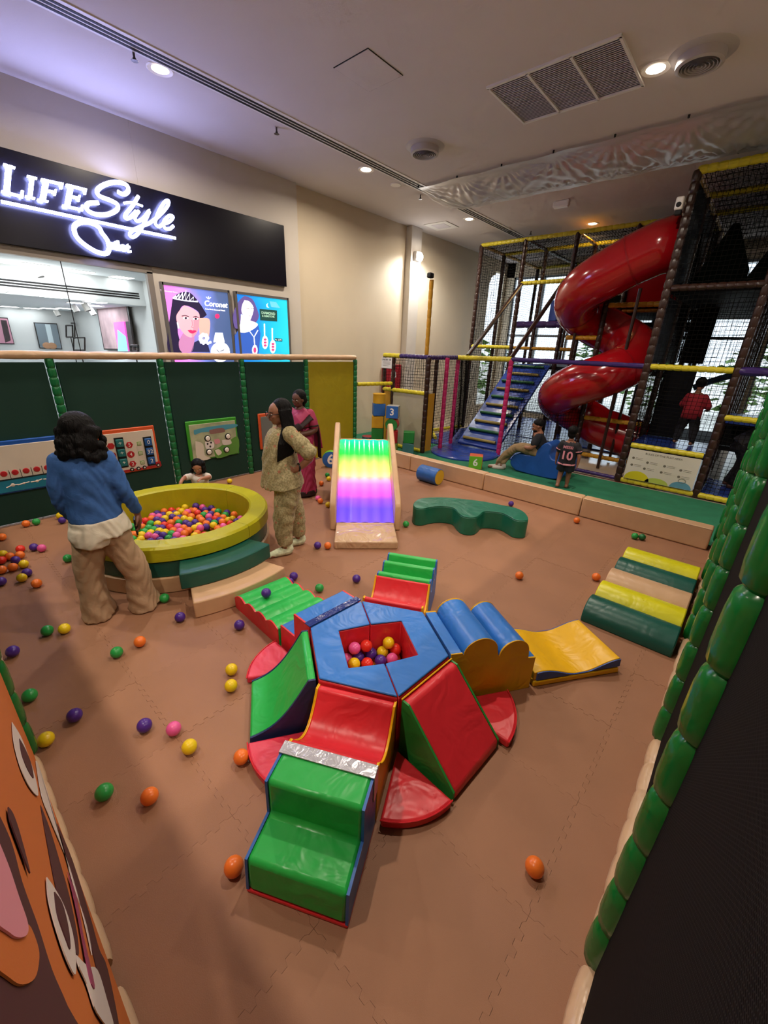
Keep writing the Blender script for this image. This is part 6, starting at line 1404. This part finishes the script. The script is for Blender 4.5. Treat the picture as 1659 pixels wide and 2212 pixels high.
garment(t, 'trousers', lambda mb: [chain(mb, [V(0, -.02, .45), V(0, .0, .41)], [(.17, .14), (.17, .14)], 16, up=(1, 0, 0)), chain(mb, [V(-.08, .02, .43), kn1, an1+V(0, -.02, .06)], [.105, .082, .056]), chain(mb, [V(.08, .02, .43), kn2, an2+V(0, -.02, .06)], [.105, .082, .056])], M('khaki', '#8a7252', .9, bump=.3, bscale=14))
for e in (an1, an2): garment(t, 'sock', lambda mb: chain(mb, [e+V(0, -.03, .02), e+V(0, -.03, -.04), e+V(-.01, .14, -.06)], [.045, .048, .036]), M('pale_sock', '#b0a8a0', .9), .007)
hair_blob(t, [ellip(HF, (0, -.03, .045), (.088, .10, .085))], .007, smooth=2); hair_blob(t, [ellip(HF, (0, .05, -.07), (.055, .045, .03))], .006, 'beard')
MB().box(V(.03, .36, .53), (.07, .13, .01)).build('phone_in_hand', m_blk, t, bevel=.003)

# ---- boy with the number 10 shirt
loc = V(-2.02, 6.86, .012); t = thing('person', 'small boy in a black number 10 football shirt walking away on the carpet', 'person', loc, rot_to(-.1, 1))
sk = skinmat('boy', '#8a5a44'); HF = headframe(V(.0, .02, .93), .0, -.05)
def wb(mb):
    chain(mb, [V(0, 0, .44), V(0, 0, .55), V(0, 0, .66), V(0, 0, .76), V(0, .0, .80)], [(.10, .08), (.095, .075), (.11, .08), (.105, .06), (.04, .04)], 14, up=(1, 0, 0))
    chain(mb, [V(-.055, 0, .46), V(-.06, .03, .27), V(-.06, -.06, .06)], [.058, .045, .028]); chain(mb, [V(.055, 0, .46), V(.06, .04, .27), V(.06, .05, .06)], [.058, .045, .028])
    chain(mb, [V(-.06, -.08, .05), V(-.06, .03, .025)], [.028, .022]); chain(mb, [V(.06, .03, .035), V(.06, .14, .025)], [.03, .022])
    for s, dy in ((-1, .04), (1, -.03)): chain(mb, [V(s*.115, 0, .735), V(s*.165, dy*.5, .58), V(s*.175, dy, .45)], [.034, .03, .021]); hand(mb, V(s*.175, dy, .45), V(0, dy, -1), V(-s, 0, 0), .11, .5, s)
    head(mb, HF, .185)
body(t, wb, sk, .007); face(t, HF, .185)
mj = M('jersey_black', '#15131a', .7); mjp = M('jersey_pink', '#d88c98', .7)
garment(t, 'jersey', lambda mb: [chain(mb, [V(0, 0, .40), V(0, 0, .55), V(0, 0, .66), V(0, -.0, .75), V(0, 0, .785)], [(.135, .105), (.13, .10), (.13, .095), (.115, .07), (.055, .05)], 18, up=(1, 0, 0))]+[chain(mb, [V(s*.105, 0, .735), V(s*.145, 0, .64)], [.056, .058]) for s in (-1, 1)], mj, .008)
garment(t, 'hem_band', lambda mb: mb.tube([V(0, 0, .405), V(0, 0, .435)], [(.139, .109), (.138, .108)], 22, up=(1, 0, 0)), mjp, .007)
for s in (-1, 1): garment(t, 'cuff', lambda mb: mb.tube([V(s*.141, 0, .650), V(s*.146, 0, .632)], .0605, 14), mjp, .007)
garment(t, 'shorts', lambda mb: [chain(mb, [V(s*.055, 0, .44), V(s*.062, .01, .30)], [(.075, .085), (.08, .085)], 14, up=(1, 0, 0)) for s in (-1, 1)], M('shorts_black', '#101016', .8), .008)
put_text('numeral', '10', .19, mjp, t, (0, -.110, .565), (1, 0, 0), (0, 0, 1), .003, offset=.004); put_text('lettering', 'MESSI', .062, mjp, t, (0, -.103, .70), (1, 0, 0), (0, 0, 1), .003, offset=.001)
hair_blob(t, [ellip(HF, (0, -.025, .03), (.078, .088, .078)), ellip(HF, (0, -.05, -.04), (.06, .04, .06))], .007, smooth=2)

# ---- child in red on the tower deck
loc = V(-.74, 8.78, .702); t = thing('person', 'child in a red top standing behind the net on the tower deck', 'person', loc, rot_to(.2, 1))
HF = headframe(V(.0, .02, 1.0), .0, -.1)
def wb(mb):
    chain(mb, [V(0, 0, .48), V(0, 0, .62), V(0, 0, .74), V(0, 0, .83), V(0, .0, .87)], [(.11, .09), (.105, .085), (.12, .085), (.11, .065), (.045, .045)], 14, up=(1, 0, 0))
    for s in (-1, 1):
        chain(mb, [V(s*.06, 0, .5), V(s*.10, 0, .28), V(s*.12, 0, .06)], [.062, .048, .03]); chain(mb, [V(s*.12, -.03, .03), V(s*.125, .09, .025)], [.03, .022])
        chain(mb, [V(s*.125, 0, .80), V(s*.2, .05, .64), V(s*.15, .16, .58)], [.037, .032, .022]); hand(mb, V(s*.15, .16, .58), V(-s*.2, 1, 0), V(0, 0, -1), .11, .5, s)
    head(mb, HF, .19)
body(t, wb, skinmat('boy', ''), .008); face(t, HF, .19)
garment(t, 'red_top', lambda mb: [chain(mb, [V(0, 0, .44), V(0, 0, .62), V(0, 0, .74), V(0, 0, .82), V(0, 0, .855)], [(.15, .12), (.145, .11), (.145, .105), (.125, .075), (.06, .055)], 16, up=(1, 0, 0))]+[chain(mb, [V(s*.11, 0, .80), V(s*.185, .04, .66)], [.058, .055]) for s in (-1, 1)], M('red_cotton', '#8c1626', .85), .009)
garment(t, 'trousers', lambda mb: [chain(mb, [V(s*.06, 0, .48), V(s*.10, 0, .28), V(s*.12, 0, .08)], [.09, .068, .05]) for s in (-1, 1)], M('dark_trousers', '#1c1c22', .9), .009)
hair_blob(t, [ellip(HF, (0, -.02, .03), (.082, .09, .085))], .008, smooth=2)

# ---- adult stooping in the tower bay by the net fence
loc = V(.12, 8.85, .102); t = thing('person', 'adult in a grey shirt stooping inside the tower bay behind the net', 'person', loc, rot_to(.9, .3))
HF = headframe(V(.0, .52, .82), .0, -.7)
def wb(mb):
    chain(mb, [V(0, -.08, .72), V(0, .06, .84), V(0, .22, .93), V(0, .36, .92), V(0, .43, .88)], [(.16, .13), (.15, .12), (.17, .12), (.14, .09), (.06, .06)], 16, up=(1, 0, 0))
    for s in (-1, 1):
        chain(mb, [V(s*.09, -.06, .74), V(s*.10, .05, .42), V(s*.10, -.06, .07)], [.09, .062, .04]); chain(mb, [V(s*.10, -.09, .04), V(s*.10, .10, .03)], [.04, .03])
        chain(mb, [V(s*.17, .34, .88), V(s*.2, .36, .62), V(s*.15, .45, .42)], [.05, .044, .03]); hand(mb, V(s*.15, .45, .42), V(0, .3, -1), V(-s, 0, 0), .17, .5, s)
    head(mb, HF, .22)
body(t, wb, skinmat('brown', ''), .010); face(t, HF, .22)
garment(t, 'shirt', lambda mb: [chain(mb, [V(0, -.10, .70), V(0, .06, .85), V(0, .22, .94), V(0, .35, .93), V(0, .40, .90)], [(.19, .16), (.18, .15), (.195, .145), (.165, .11), (.08, .08)], 16, up=(1, 0, 0))]+[chain(mb, [V(s*.16, .33, .88), V(s*.2, .36, .68)], [.075, .068]) for s in (-1, 1)], M('grey_shirt', '#4a4a4c', .85), .010)
garment(t, 'trousers', lambda mb: [chain(mb, [V(0, -.08, .72), V(0, -.07, .66)], [(.18, .15), (.18, .15)], 14, up=(1, 0, 0))]+[chain(mb, [V(s*.09, -.06, .72), V(s*.10, .04, .42), V(s*.10, -.06, .10)], [.115, .085, .065]) for s in (-1, 1)], M('dark_trousers', ''), .010)
hair_blob(t, [ellip(HF, (0, -.03, .04), (.09, .10, .09))], .008, smooth=2)
# small printed and lens surfaces glow but need not be sampled as lamps
for _m in bpy.data.materials:
    if _m.name.startswith(('ink_', 'lamp_lens', 'shop_light', 'lightbox', 'screen_')): _m.cycles.emission_sampling = 'NONE'
